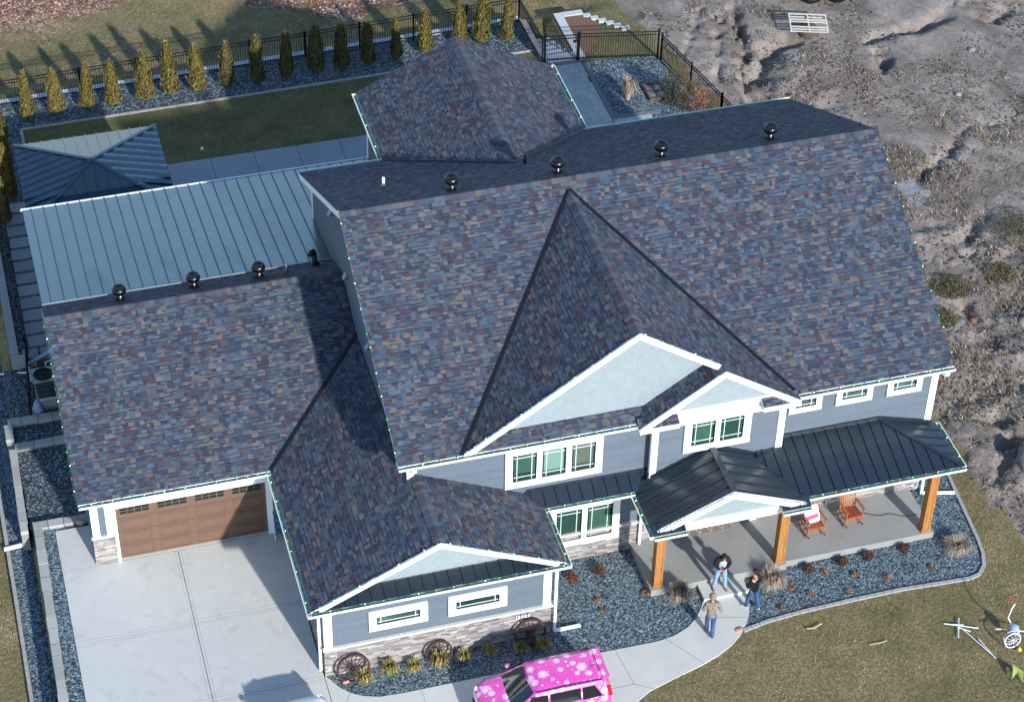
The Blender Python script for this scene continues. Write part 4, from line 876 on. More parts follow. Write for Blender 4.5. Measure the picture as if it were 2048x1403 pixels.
def tuft(name, label, cat, x, y, z, R, Hh, n, cols, seed, droop=.5, group=None, w=.012):
    r = random.Random(seed); t = MB(); cs = [srgb(c) for c in cols]
    for i in range(n):
        a = r.uniform(0, 2*math.pi); rr = R*.22*math.sqrt(r.random()); b = Vector((x+rr*math.cos(a), y+rr*math.sin(a), z-.01)); sp = r.uniform(.15, 1)*R; hh = Hh*r.uniform(.55, 1.05)
        d = Vector((math.cos(a+r.uniform(-.5, .5)), math.sin(a+r.uniform(-.5, .5)), 0)); k = r.uniform(.7, 1.25); c = r.choice(cs); c = (c[0]*k, c[1]*k, c[2]*k); s = d.cross(Vector((0, 0, 1)))*w*r.uniform(.6, 1.3)
        p1 = b+d*sp*.35+Vector((0, 0, hh*.62)); p2 = b+d*sp*.75+Vector((0, 0, hh*(1-.12*droop))); p3 = b+d*sp*1.1+Vector((0, 0, hh*(1-droop*.7)))
        t.mesh([b-s, b+s, p1+s, p1-s, p2+s*.7, p2-s*.7, p3], [(0, 1, 2, 3), (3, 2, 4, 5), (5, 4, 6)], 0, c)
    return tag(t.build(name, M['blade'], None), label, cat, group)
TAN = ('b8a58c', 'a6917a', '8f7c68', 'c9baa4'); TG = ('b59b5c', '8c8a40', 'a08a4a', '6f7a35', 'c8b078')
gs = [(7.26, -6.62, .34, .5, 'beside the left wagon wheel'), (8.09, -6.5, .34, .62, 'second from the driveway along the stone wall'), (8.86, -6.6, .28, .5, 'third from the driveway along the stone wall'), (9.66, -6.62, .36, .62, 'in front of the middle wagon wheel'), (10.46, -6.56, .27, .42, 'just right of the middle wagon wheel'), (11.35, -6.52, .26, .4, 'midway between the middle and right wagon wheels'), (12.3, -6.68, .28, .42, 'in front of the right wagon wheel, left one'), (13.02, -6.74, .28, .42, 'in front of the right wagon wheel, right one')]
for i, (x, y, R, h, w) in enumerate(gs): tuft('ornamental_grass', 'yellow-green grass tuft in the gravel, '+w, 'grass tuft', x, y, 0, R, h, 170, TG, 50+i, .75, 'grass tufts along the front wing')
tuft('ornamental_grass', 'big pale dry grass clump left of the porch step', 'grass clump', 17.85, -5.98, 0, .45, .8, 900, TAN+('8a7a66', '7a6a5a'), 61, .55, w=.005)
tuft('ornamental_grass', 'big pale dry grass clump right of the porch step behind the man in black', 'grass clump', 20.95, -6.1, 0, .5, .75, 900, TAN, 62, .75, w=.005)
tuft('ornamental_grass', 'big pale dry grass clump in the right corner of the gravel bed', 'grass clump', 27.55, -6.1, 0, .52, .45, 900, TAN, 63, 1.0, w=.005)
tuft('ornamental_grass', 'straw-coloured grass clump in the gravel by the garden gate', 'grass clump', 25.0, 21.35, 0, .4, 1.15, 220, TAN, 64, .7)
BR = ('5a3b2c', '6e4430', '44302a', '3a3226', '7a5640')
def shrub(x, y, R, h, label, seed, cols=BR, n=420, group='small brown shrubs in the gravel', z=0):
    r = random.Random(seed); t = thing('shrub', (x, y, z), label, 'shrub', group); cs = [srgb(c) for c in cols]; sm = MB(); lf = MB()
    for i in range(16):
        a = r.uniform(0, 6.28); q = Vector((x, y, z))+Vector((math.cos(a)*R*r.uniform(.3, .9), math.sin(a)*R*r.uniform(.3, .9), h*r.uniform(.6, 1))); sm.tube([(x, y, z-.02), ((x+q.x)/2, (y+q.y)/2, z+h*.5), q], [.012, .008, .004], 4)
    for i in range(n):
        d = Vector((r.gauss(0, 1), r.gauss(0, 1), r.gauss(0, 1))).normalized()*r.random()**.4; p = Vector((x+d.x*R, y+d.y*R, z+h*.5+d.z*h*.5)); u = Vector((r.gauss(0, 1), r.gauss(0, 1), r.gauss(0, 1))).normalized(); v = u.orthogonal().normalized(); s = r.uniform(.015, .035); k = r.uniform(.6, 1.3); c = r.choice(cs)
        lf.mesh([p-u*s, p+v*s*.7, p+u*s, p-v*s*.7], [(0, 1, 2, 3)], 0, (c[0]*k, c[1]*k, c[2]*k))
    sm.build('stem', M['bark'], t); lf.build('leaves', M['blade'], t); return t
shrub(14.78, -4.2, .2, .3, 'reddish brown shrub left of two under the ground floor window', 1, ('8a4a32', '6e3a2a', '9c5a3c')); shrub(15.72, -4.12, .23, .32, 'darker brown shrub right of two under the ground floor window', 2)
for i, (x, w) in enumerate([(22.4, 'first from the middle post'), (23.6, 'second from the middle post'), (24.52, 'third from the middle post'), (25.8, 'fourth from the middle post')]): shrub(x, -5.8+.02*i, .2, .3, 'dark brown shrub in front of the porch slab, '+w, 5+i)
for i, (x, y, w) in enumerate([(22.9, -6.0, 'beside the first porch shrub'), (21.6, -6.35, 'near the pale grass clump'), (23.8, -6.35, 'below the third porch shrub'), (24.8, -6.7, 'near the lawn edging'), (22.1, -6.75, 'midway between clump and edging'), (15.3, -5.3, 'upper one in the left gravel bed'), (15.3, -5.75, 'lower one in the left gravel bed'), (16.9, -5.35, 'near the porch slab in the left bed'), (13.75, -4.9, 'by the right wall of the front wing'), (20.95, -7.1, 'between the man in black and the edging'), (26.4, -6.7, 'below the large right grass clump'), (23.3, -7.0, 'close to the long edging')]):
    shrub(x, y, .13, .1, 'tiny withered perennial '+w, 20+i, ('b0764a', '9c6a44', '7a5a44', 'c09050'), 90, 'withered perennials in the gravel')
shrub(26.55, 20.5, .42, 1.9, 'dark green upright shrub left of three by the right fence', 41, ('3a4226', '4a4a2c', '2e3620'), 1500, 'upright shrubs by the right fence'); shrub(27.0, 20.0, .45, 1.7, 'mottled green-brown upright shrub in the middle of three by the right fence', 42, ('5a4a2e', '4f5a30', '6e5638'), 1500, 'upright shrubs by the right fence')
shrub(27.45, 19.5, .45, 1.5, 'reddish bare shrub right of three by the right fence', 43, ('8a5a48', '7a5040', '9c7058'), 1100, 'upright shrubs by the right fence')
# mounds of weeds on the dirt
for i, (x, y, R, h, w) in enumerate([(36.9, 8.9, 1.2, .7, 'green weedy bush at the right picture edge'), (33.0, 6.6, .8, .3, 'low olive weed patch right of the main roof edge'), (35.2, 6.8, .7, .35, 'small green weed patch between the two larger bushes'), (31.9, 5.0, .7, .3, 'dark weed patch close to the roof edge')]):
    shrub(x, y, R, h, w, 70+i, ('4c5030', '5d5a34', '6b5a3c', '8a7a54', '3c4228'), 2600, None, hp(x, y)-.05)

# ------------------------------------------------------------------ scattered ground cover (stuff)
def scatter(name, label, P, Nn, shape, cols, smin, smax, seed, matn='blade', cat='ground cover', zoff=0, zf=None, flat=True, thick=.5, patch=False):
    """P: (n,2) points; shape 'blade' | 'straw' | 'stone' | 'leaf'"""
    rs = np.random.RandomState(seed); n = len(P); X, Y = P[:, 0], P[:, 1]; Z = (zf(X, Y) if zf is not None else height(X, Y))+zoff
    s = rs.uniform(smin, smax, n); a = rs.uniform(0, 2*np.pi, n); ca_, sa = np.cos(a), np.sin(a)
    cs = np.array([srgb(c) for c in cols]); ci = rs.randint(0, len(cs), n)
    if patch: ci = np.clip(((fbm(X, Y, .9, 4, 61)*.55+fbm(X, Y, .22, 3, 63)*.45-.32)/.36*len(cs)+rs.uniform(-1.6, 1.6, n)), 0, len(cs)-1).astype(int)
    col = cs[ci]*rs.uniform(.65, 1.3, (n, 1))
    if shape == 'blade':
        lean = rs.uniform(-.6, .6, (n, 2)); w = s*.16
        v = np.zeros((n, 3, 3)); v[:, 0] = np.stack([X-ca_*w, Y-sa*w, Z-.01], -1); v[:, 1] = np.stack([X+ca_*w, Y+sa*w, Z-.01], -1); v[:, 2] = np.stack([X+lean[:, 0]*s, Y+lean[:, 1]*s, Z+s*rs.uniform(.6, 1, n)], -1); k = 3; F = np.array([[0, 1, 2]])
    elif shape in ('straw', 'leaf'):
        w = s*(.05 if shape == 'straw' else .5); t = rs.uniform(-.4, .4, n)*s
        v = np.zeros((n, 4, 3)); 
        for q, (u, ww) in enumerate([(-.5, -.5), (.5, -.5), (.5, .5), (-.5, .5)]): v[:, q] = np.stack([X+u*s*ca_-ww*w*sa, Y+u*s*sa+ww*w*ca_, Z+.015+u*t+abs(u)*.01+rs.uniform(0, .03, n)*(q % 2)], -1)
        k = 4; F = np.array([[0, 1, 2, 3]])
    else:
        base = np.array([[1, 0, 0], [.4, .8, .1], [-.7, .6, 0], [-1, -.1, 0], [-.3, -.75, 0], [.6, -.7, 0], [.35, .2, .8], [-.4, -.1, .85]])
        v = np.zeros((n, 8, 3)); asp = rs.uniform(.55, .85, n)
        for q in range(8):
            b = base[q]; j = rs.uniform(.85, 1.15, n); lx = b[0]*s*j; ly = b[1]*s*asp*j; v[:, q] = np.stack([X+lx*ca_-ly*sa, Y+lx*sa+ly*ca_, Z+b[2]*s*thick+.0*s], -1)
        k = 8; F = np.array([[0, 1, 6], [1, 2, 7], [2, 3, 7], [3, 4, 7], [4, 5, 6], [5, 0, 6], [1, 7, 6], [4, 6, 7]])
    me = bpy.data.meshes.new(name); me.vertices.add(n*k); me.vertices.foreach_set('co', v.reshape(-1).astype(np.float32))
    fk = F.shape[1]; fi = (F[None]+(np.arange(n)*k)[:, None, None]).reshape(-1); me.loops.add(len(fi)); me.loops.foreach_set('vertex_index', fi.astype(np.int32))
    me.polygons.add(len(fi)//fk); me.polygons.foreach_set('loop_start', np.arange(0, len(fi), fk, dtype=np.int32)); me.update(calc_edges=True)
    c4 = np.ones((n, k, 4), dtype=np.float32); c4[:, :, :3] = col[:, None, :]; ca2 = me.color_attributes.new('Col', 'FLOAT_COLOR', 'POINT'); ca2.data.foreach_set('color', c4.reshape(-1))
    if shape == 'stone': me.polygons.foreach_set('use_smooth', np.ones(len(fi)//fk, dtype=bool))
    me.materials.append(M[matn]); o = bpy.data.objects.new(name, me); COL.objects.link(o); return tag(o, label, cat, kind='stuff')
def inpoly(x, y, poly):
    c = np.zeros(len(x), dtype=bool); n = len(poly)
    for i in range(n):
        (x1, y1), (x2, y2) = poly[i], poly[(i+1) % n]; h = ((y1 > y) != (y2 > y)); 
        with np.errstate(divide='ignore', invalid='ignore'): c ^= h & (x < (x2-x1)*(y-y1)/(y2-y1+1e-12)+x1)
    return c
def pts(x0, x1, y0, y1, dens, seed, test):
    rs = np.random.RandomState(seed); n = int((x1-x0)*(y1-y0)*dens); x = rs.uniform(x0, x1, n); y = rs.uniform(y0, y1, n); m = test(x, y); return np.stack([x[m], y[m]], -1)
flat0 = lambda x, y: np.zeros_like(x)
BLUE = ('536470', '627680', '758a92', '8b9ea3', '4d5b64', '8d9da2', '6a7882', '5b7078')
scatter('river_rock', 'blue-grey river rock filling the gravel bed under the ground floor window', pts(6.2, 18.9, -7.5, -3.2, 330, 1, lambda x, y: inpoly(x, y, front_bed) & ~((x < 13.4) & (y > -6.1))), 0, 'stone', BLUE, .024, .048, 1, 'rock', 'gravel', .0, flat0)
scatter('river_rock', 'blue-grey river rock filling the gravel bed before the porch', pts(19.4, 29.1, -7.8, 1, 330, 2, lambda x, y: inpoly(x, y, right_bed) & ~((x < 27.05) & (y > -5.45)) & ~((x < 21.7) & (y > -5.55))), 0, 'stone', BLUE, .024, .048, 2, 'rock', 'gravel', .0, flat0)
scatter('river_rock', 'river rock strip between driveway and block wall', pts(-1.88, -1.16, -9, 2.6, 300, 3, lambda x, y: x > -1.6), 0, 'stone', BLUE, .03, .06, 3, 'rock', 'gravel', -.01, flat0)
scatter('river_rock', 'river rock in the low strip left of the block walls', pts(-2.74, -2.15, -9, 10, 260, 4, lambda x, y: x < 9), 0, 'stone', BLUE, .03, .06, 4, 'rock', 'gravel', -.83, flat0)
scatter('river_rock', 'river rock by the garden gate', pts(24.2, 27.6, 17, 24.4, 130, 6, lambda x, y: (x < 28.1-(y-19)*.18) & ~((x < 25.7) & (y < 20.3))), 0, 'stone', BLUE, .03, .065, 6, 'rock', 'gravel', .0, flat0)
LG = ('c0ae86', 'a8946a', '96805a', '86784c', '73703f', '606438', '4d5830')
hard = inner+outer
scatter('lawn_grass', 'short dry grass of the front lawn', pts(13.5, 30.6, -15, 2, 420, 7, lambda x, y: (dirt_mask(x, y) < .5) & ~inpoly(x, y, right_bed) & ~inpoly(x, y, hard) & ((y < -7.35) | (x > 28.3))), 0, 'blade', LG, .03, .07, 7, cat='grass', patch=True)
scatter('lawn_grass', 'short grass of the lawn at the far left', pts(-5.5, -2.85, -8, 6, 420, 8, lambda x, y: x < 9), 0, 'blade', LG, .03, .06, 8, cat='grass', patch=True)
DG = ('6e6c4a', '5d6040', '4c5434', '3c4428')
scatter('lawn_grass', 'dark shaded grass of the back lawn', pts(.4, 22, 17, 25.4, 160, 9, lambda x, y: y > 21.5+0*x), 0, 'blade', DG, .03, .07, 9, cat='grass', zf=flat0, patch=True)
scatter('lawn_grass', 'sparse grass beyond the back fence', pts(-3, 27.5, 28.6, 36, 120, 10, lambda x, y: dirt_mask(x, y) < .5), 0, 'blade', LG, .04, .09, 10, cat='grass', patch=True)
dtest = lambda x, y: (dirt_mask(x, y) > .4) & (fbm(x, y, .35, 3, 77) > .5-.12*np.exp(-((y-5)/6)**2))
ST = ('a39478', '93856d', '85796a', 'b0a28a', '6f6454', '857660')
scatter('dead_straw', 'dry straw and stalks strewn over the churned dirt', pts(27, 45, -12, 33, 60, 11, dtest), 0, 'straw', ST, .06, .24, 11, cat='straw')
scatter('dead_weeds', 'short dead weeds sprouting from the churned dirt', pts(27, 45, -6, 33, 95, 12, lambda x, y: dtest(x, y) & (fbm(x, y, .5, 3, 91) > .55)), 0, 'blade', ST+('5c5a34', '6a6038'), .08, .22, 12, cat='weeds')
scatter('dirt_clods', 'clods of earth on the churned dirt', pts(27.5, 45, -13, 33, 42, 13, lambda x, y: (dirt_mask(x, y) > .6) & (fbm(x, y, .4, 3, 55) > .5)), 0, 'stone', ('5a4d42', '6b5d50', '7e7064', '453a32', '968a7c'), .03, .11, 13, 'rock', 'clods', -.01)
scatter('leaf_litter', 'reddish dead leaves beyond the back fence', pts(-4, 21, 31, 38, 110, 14, lambda x, y: sst(.35, .6, fbm(x, y, .7, 3, 8)*.4+.55*sst(-1.0, 1.0, y-np.interp(x, [-8, 0, 4, 9, 11, 14, 16, 20, 22], [34.0, 34.2, 34.6, 36.5, 34, 31.6, 31.2, 34, 38]))) > .5), 0, 'leaf', ('8a5c48', 'a97a66', '6e4a3c', 'c4a090', '9a6a50', 'd0b4a6'), .06, .16, 14, cat='leaves')

# ------------------------------------------------------------------ fences
def fence(path, label, sp=.105, h=1.25, post=2.35, zs=None, name='fence', endpost=True):
    t = thing(name, (*path[0], 0), label, 'fence'); pn = MB()
    for (ax, ay), (bx, by) in zip(path[:-1], path[1:]):
        l = math.hypot(bx-ax, by-ay); dx, dy = (bx-ax)/l, (by-ay)/l
        for zr, hh in ((h-.02, .035), (h-.17, .03), (.12, .035)): pn.bar((ax, ay, zr), (bx, by, zr), .03, hh)
        n = int(l/sp)
        for i in range(1, n): x, y = ax+dx*i*sp, ay+dy*i*sp; pn.box(x-.009, x+.009, y-.009, y+.009, .05, h-.02)
        m = max(1, round(l/post))
        for i in range(m+1):
            if i == m and not endpost and (bx, by) == path[-1]: continue
            x, y = ax+dx*l*i/m, ay+dy*l*i/m; po = MB(); po.box(x-.035, x+.035, y-.035, y+.035, -.4, h+.06); po.box(x-.045, x+.045, y-.045, y+.045, h+.06, h+.085); po.build('post', M['fence'], t)
    pn.build('fence_panel', M['fence'], t); return t
fence([(-4.1, 27.05), (22.2, 28.1)], 'long black picket fence behind the arborvitae row')
fence([(22.2, 28.1), (22.3, 24.85)], 'short black picket fence run from the back corner to the gate')
fence([(23.85, 24.62), (27.2, 24.0)], 'black picket fence between the garden gate and the right corner', h=1.35)
fence([(27.3, 23.85), (28.25, 19.0), (28.9, 15.0)], 'black picket fence running down the right side beside the dirt')
fence([(-1.12, 18.5), (-1.05, 11.0), (-1.25, 8.1)], 'black picket fence left of the stepping pavers and air conditioners', h=1.1)
fence([(-1.25, 8.6), (-.05, 8.62)], 'short black picket fence across the air conditioner bay', h=1.0)
gt = thing('garden_gate', (22.35, 24.82, 0), 'black metal picket gate at the top of the stone steps', 'gate'); pn = MB()
for zr in (1.3, 1.15, .12): pn.bar((22.45, 24.8, zr), (23.75, 24.64, zr), .035, .04)
for i in range(13): x = 22.5+i*.1; y = 24.8-(x-22.45)*.123; pn.box(x-.009, x+.009, y-.009, y+.009, .08, 1.3)
pn.build('gate_leaf', M['fence'], gt)
for x, y in ((22.4, 24.81), (23.8, 24.63)):
    pn = MB(); pn.box(x-.045, x+.045, y-.045, y+.045, -.1, 1.42); pn.build('post', M['fence'], gt)
pn = MB(); pn.box(23.6, 23.72, 24.58, 24.62, .95, 1.08); pn.build('latch', M['fence'], gt)

# ------------------------------------------------------------------ gazebo
GZ = thing('gazebo', (2.55, 17.4, 0), 'square gazebo with a dark standing seam pyramid roof on the patio', 'gazebo')
gx0, gx1, gy0, gy1, gz_, gap_ = -.18, 5.27, 14.72, 20.12, 3.0, (2.5, 17.42, 3.78)
Hs, H = H, GZ
cor = [(gx0, gy0, gz_), (gx1, gy0, gz_), (gx1, gy1, gz_), (gx0, gy1, gz_)]
for i, lb in enumerate(['front', 'right', 'rear', 'left']): seamroof([cor[i], cor[(i+1) % 4], gap_], 'roof_slope', 'gmetal', .42, lb+' slope of the pyramid roof', rib=(.03, .055))
for c_ in cor: cap(c_, gap_, 'gmetal', .13, GZ)
for x in (.1, 4.95):
    for y in (15.1, 19.75): mb = MB(); mb.box(x-.09, x+.09, y-.09, y+.09, 0, 2.95); mb.build('post', M['cedar'], GZ)
H = Hs

# ------------------------------------------------------------------ string lights
BULB = [mat('bulb_white', 'e8f4f0', .3, .02, 3, emit='d8fff0', es=.7), mat('bulb_red', 'd03038', .3, .02, 3, emit='ff3040', es=.5), mat('bulb_blue', '2030d0', .3, .02, 3, emit='2030ff', es=1.6), mat('bulb_green', '30b080', .3, .02, 3, emit='40ffb0', es=.5), mat('bulb_amber', 'e09060', .3, .02, 3, emit='ff9050', es=.4)]
WIRE = mat('light_wire', '1f5a3c', .6, .1, 5)
bm_ = []
for m_ in BULB:
    q = MB(); q.lathe([(.002, -.02), (.013, -.01), (.016, .004), (.012, .022), (.009, .034)], (0, 0, 0), 7); me_ = q.build('bulb', m_, None, True); bm_.append(me_.data); bpy.data.objects.remove(me_)
def lights(label, path, sp=.33, z=.03, seed=1, wig=.012):
    t = thing('string_lights', path[0], label, 'string lights', 'christmas light strings along the roof edges'); r = random.Random(seed); P = []
    for a, b in zip(path[:-1], path[1:]):
        A, B = Vector(a), Vector(b); L = (B-A).length; n = max(2, int(L/.11))
        for i in range(n): p = A.lerp(B, i/n)+Vector((r.uniform(-wig, wig), r.uniform(-wig, wig), z+r.uniform(-wig, wig))); P.append(p)
    P.append(Vector(path[-1])+Vector((0, 0, z))); w = MB(); w.tube(P, .012, 4); w.build('wire', WIRE, t)
    s = 0; k = 0; last = P[0]; T = t.location; cnt = 0
    for p in P:
        s += (p-last).length; last = p
        if s >= sp and cnt < 95:
            s = 0; o = bpy.data.objects.new('bulb', bm_[[0, 1, 0, 3, 2, 0, 4][k % 7]]); COL.objects.link(o); o.parent = t; o.location = p-T+Vector((0, 0, .02)); o.rotation_euler = (r.uniform(-1.2, 1.2), r.uniform(-1.2, 1.2), 0); k += 1; cnt += 1
    return t
lights('string of coloured bulbs up the left rake of the two-storey roof', [(MX0-.02, MEY, MEZ), (MX0-.02, MRY, MRZ)], .34, seed=1)
lights('string of coloured bulbs up the right rake of the two-storey roof', [(MX1+.02, MEY, MEZ), (MX1+.02, MRY, MRZ)], .4, seed=2)
lights('string of bulbs along the left rake of the garage roof', [(-.42, 0, GEZ), (-.42, 5.93, zg(5.93))], .42, seed=3)
lights('string of bulbs in the gutter above the garage door', [(-.3, -.08, GEZ), (WX0-.1, -.08, GEZ)], .3, .0, 4)
lights('string of bulbs in the long driveway-side gutter of the front wing', [(WX0-.08, -.1, GEZ), (WX0-.08, -6.35, GEZ)], .36, .0, 5)
lights('string of bulbs in the gutter above the two narrow front windows', [(WX0, -6.4, GEZ), (WX1, -6.4, GEZ)], .45, .0, 6)
lights('string of bulbs along both rakes of the front wing gable', [(WX0+.3, -6.33, GEZ+.3*PG), (WRX, -6.33, WRZ+.02), (WX1-.3, -6.33, GEZ+.3*PG)], .42, .03, 7)
lights('string of bulbs in the right gutter of the front wing', [(WX1+.07, -6.4, GEZ), (WX1+.07, -3.9, GEZ)], .34, .0, 8)
lights('string of bulbs in the gutter over the triple window', [(MX0+.2, MEY-.08, MEZ), (16.9, MEY-.08, MEZ)], .5, .0, 9)
lights('string of bulbs along both rakes of the large front gable', [(BX-BH+.2, MEY-.05, MEZ+.15), (BX, MEY-.05, BZ+.02), (SX-.2, MEY-.05, SZ+.15)], .6, .03, 10)
lights('string of bulbs in the gutter over the three small high windows', [(22.3, MEY-.08, MEZ), (MX1-.1, MEY-.08, MEZ)], .4, .0, 11)
lights('string of bulbs in the left gutter of the entry roof', [(EX0-.07, -3.9, PE), (EX0-.07, EYF-.1, PE)], .28, .0, 12)
lights('string of bulbs along both rakes of the entry gable', [(EX0+.2, EYF-.05, PE+.2*es), (EXM, EYF-.05, EZR), (EX1-.1, EYF-.05, PE+.1*es)], .4, .0, 13)
lights('string of bulbs in the porch gutter above the rocking chairs', [(22.2, PEY-.07, PE), (PX1, PEY-.07, PE)], .42, .0, 14)
lights('string of bulbs on the right gutter of the porch roof', [(PX1+.07, PEY, PE), (PX1+.07, NY, PE)], .4, .0, 15)
lights('string of bulbs on the left gutter of the rear wing', [(KX0-.07, MBY+.2, MBZ), (KX0-.07, KY1, MBZ)], .6, .0, 16)
lights('string of bulbs on the right gutter of the rear wing', [(KX1+.07, MBY+.2, MBZ), (KX1+.07, KY1, MBZ)], .55, .0, 17)
lights('string of bulbs in the gutter over the ground floor window', [(WX1+.2, -3.94, GEZ), (16.8, -3.94, GEZ)], .4, .0, 18)
# ------------------------------------------------------------------ wagon wheels
def wheel(x, y, R, label, n=14, broken=0, tilt=12, yaw=0):
    t = thing('wagon_wheel', (0, 0, 0), label, 'wagon wheel', 'old wagon wheels leaning on the stone wall')
    P = [(R*math.cos(i*2*math.pi/40), 0, R*math.sin(i*2*math.pi/40)) for i in range(40)]
    m = MB(); m.tube(P, .036, 6, closed=True); P2 = [(p[0]*1.03, -.01, p[2]*1.03) for p in P]; P3 = [(p[0]*1.03, .05, p[2]*1.03) for p in P]
    m.mesh([(p[0]*1.06, -.045, p[2]*1.06) for p in P]+[(p[0]*1.06, .05, p[2]*1.06) for p in P]+[(p[0]*.93, .05, p[2]*.93) for p in P]+[(p[0]*.93, -.045, p[2]*.93) for p in P], [(a*40+i, a*40+(i+1) % 40, ((a+1) % 4)*40+(i+1) % 40, ((a+1) % 4)*40+i) for i in range(40) for a in range(4)])
    m.build('rim', M['rust'], t)
    for i in range(n):
        a = i*2*math.pi/n+.1
        if broken and i in (n-2,): continue
        s = MB(); s.tube([(.05*math.cos(a), 0, .05*math.sin(a)), (R*.95*math.cos(a), 0, R*.95*math.sin(a))], [.019, .013], 5); s.build('spoke', M['rust'], t)
    h = MB(); h.lathe([(.045, -.2), (.055, -.18), (.06, -.1), (.085, -.05), (.085, .05), (.05, .12)], (0, 0, 0), 12, axis='Y'); h.lathe([(.09, -.012), (.095, .0), (.09, .012)], (0, -.09, 0), 12, axis='Y'); h.build('hub', M['rust'], t)
    t.rotation_euler = (math.radians(-tilt), 0, math.radians(yaw)); t.location = (x, y, R*1.0*math.cos(math.radians(tilt))); return t
wheel(6.98, -6.42, .5, 'large rusty wagon wheel nearest the driveway corner', 16, tilt=14); wheel(9.72, -6.38, .41, 'smallest wagon wheel, the middle of the three', 14, tilt=11); wheel(12.68, -6.42, .5, 'large rusty wagon wheel below the house number', 16, 1, tilt=14)

# ------------------------------------------------------------------ rocking chairs
def rocker(x, y, z, yaw, label):
    t = thing('rocking_chair', (0, 0, 0), label, 'rocking chair', 'wooden rocking chairs on the porch')
    W_ = .29; wd = M['chair']
    for s in (-1, 1):
        r_ = MB(); r_.tube([(s*W_, -.46+.1*i, .03+.10*((i-5)/5.0)**2) for i in range(11)], .024, 6); r_.build('rocker', wd, t)
        l_ = MB(); l_.tube([(s*W_, -.26, .06), (s*W_, -.28, .68)], .024, 6); l_.build('front_leg', wd, t)
        l_ = MB(); l_.tube([(s*W_, .22, .05), (s*W_, .24, .45), (s*(W_-.02), .46, 1.2)], .024, 6); l_.build('back_post', wd, t)
        a_ = MB(); a_.bar((s*(W_+.02), -.34, .70), (s*(W_+.01), .3, .68), .09, .025); a_.build('armrest', wd, t)
        m = MB(); m.tube([(s*W_, -.27, .22), (s*W_, .23, .22)], .013, 5); m.tube([(s*W_, -.27, .33), (s*W_, .23, .31)], .013, 5); m.build('side_stretcher', wd, t)
    m = MB(); 
    for zz in (.2, .31): m.tube([(-W_, -.27, zz), (W_, -.27, zz)], .014, 5)
    m.build('front_stretcher', wd, t)
    m = MB(); m.bar((-W_, -.28, .42), (W_, -.28, .42), .04, .06)
    for i in range(9): u = -.245+i*.061; m.bar((u, -.29, .445), (u, .23, .405), .048, .018)
    m.build('seat', woodmat('seat_wood_%d' % len(label), '8a4022', 'a85430', .45, (20, 20, 6)), t)
    for i in range(7): u = -.21+i*.07; m = MB(); m.bar((u, .25, .47), (u, .455, 1.12), .045, .014, (0, 1, 0)); m.build('back_slat', wd, t)
    m = MB(); m.bar((-W_, .46, 1.16), (W_, .46, 1.16), .03, .12); m.bar((-W_, .26, .47), (W_, .26, .47), .03, .06); m.build('back_rail', wd, t)
    t.location = (x, y, z); t.rotation_euler = (0, 0, math.radians(yaw)); return t
rocker(23.06, -4.32, .275, 3, 'orange wooden rocking chair with a white and maroon board on its seat'); rocker(24.47, -4.18, .275, 3, 'empty orange wooden rocking chair, the right one on the porch')
sg = thing('seat_board', (23.0, -4.25, .72), 'white round-cornered board with a maroon band propped in the left rocking chair', 'board')
def rrect(w, h, r, n=5):
    o = []
    for cx, cy, a0 in ((w/2-r, h/2-r, 0), (-w/2+r, h/2-r, 90), (-w/2+r, -h/2+r, 180), (w/2-r, -h/2+r, 270)):
        for i in range(n+1): a = math.radians(a0+90*i/n); o.append((cx+r*math.cos(a), cy+r*math.sin(a)))
    return o
E1 = Vector((.98, .05, .06)).normalized(); E2 = Vector((-.12, .42, .90)).normalized(); EN = E1.cross(E2).normalized(); EC = Vector((23.02, -4.24, 1.0))
if EN.y > 0: EN = -EN
m = MB(); m.prism([EC+E1*a+E2*b for a, b in rrect(.50, .62, .09)], EN*-.03); m.build('panel', M['trim'], sg)
MAR = mat('maroon_print', 'a83a62', .5, .06, 6); GRYT = mat('grey_print', '4a4a52', .5, .05, 6)
m = MB(); m.prism([EC+E1*a+E2*b+EN*.004 for a, b in ((-.2, -.2), (.22, -.16), (.22, -.01), (-.2, -.05))], EN*-.003); m.build('printed_band', MAR, sg)
m = MB()
for k, a0 in enumerate((-.12, -.03, .06)):
    m.tube([EC+E1*(a0+.035*math.cos(q))+E2*(.09+.05*math.sin(q))+EN*.006 for q in [i*2*math.pi/10 for i in range(8 if k != 1 else 11)]], .008, 4)
m.build('printed_mark', GRYT, sg)
mt = MB(); mt.box(18.55, 20.6, -3.55, -2.45, .272, .285); mo = mt.build('door_mat', mat('mat_brown', '8d8078', .95, .15, 20)); tag(mo, 'brown door mat with pale diamond lines under the entry roof', 'mat')
m = MB()
for i in range(5):
    x = 18.62+i*.4
    for s in (-1, 1): m.bar((x, -3.0-s*.5, .288), (x+.4*.98, -3.0+s*.5, .288), .03, .004)
m.build('diamond_pattern', mat('mat_line', 'c9c2b4', .9), mo)
cd = MB(); r = random.Random(2); cd.tube([(24.85+i*.12, -4.0+.05*math.sin(i*.9)-i*.035, .283) for i in range(17)], .012, 5); tag(cd.build('extension_cord', M['black']), 'dark extension cord running along the porch floor to the right post', 'cord')

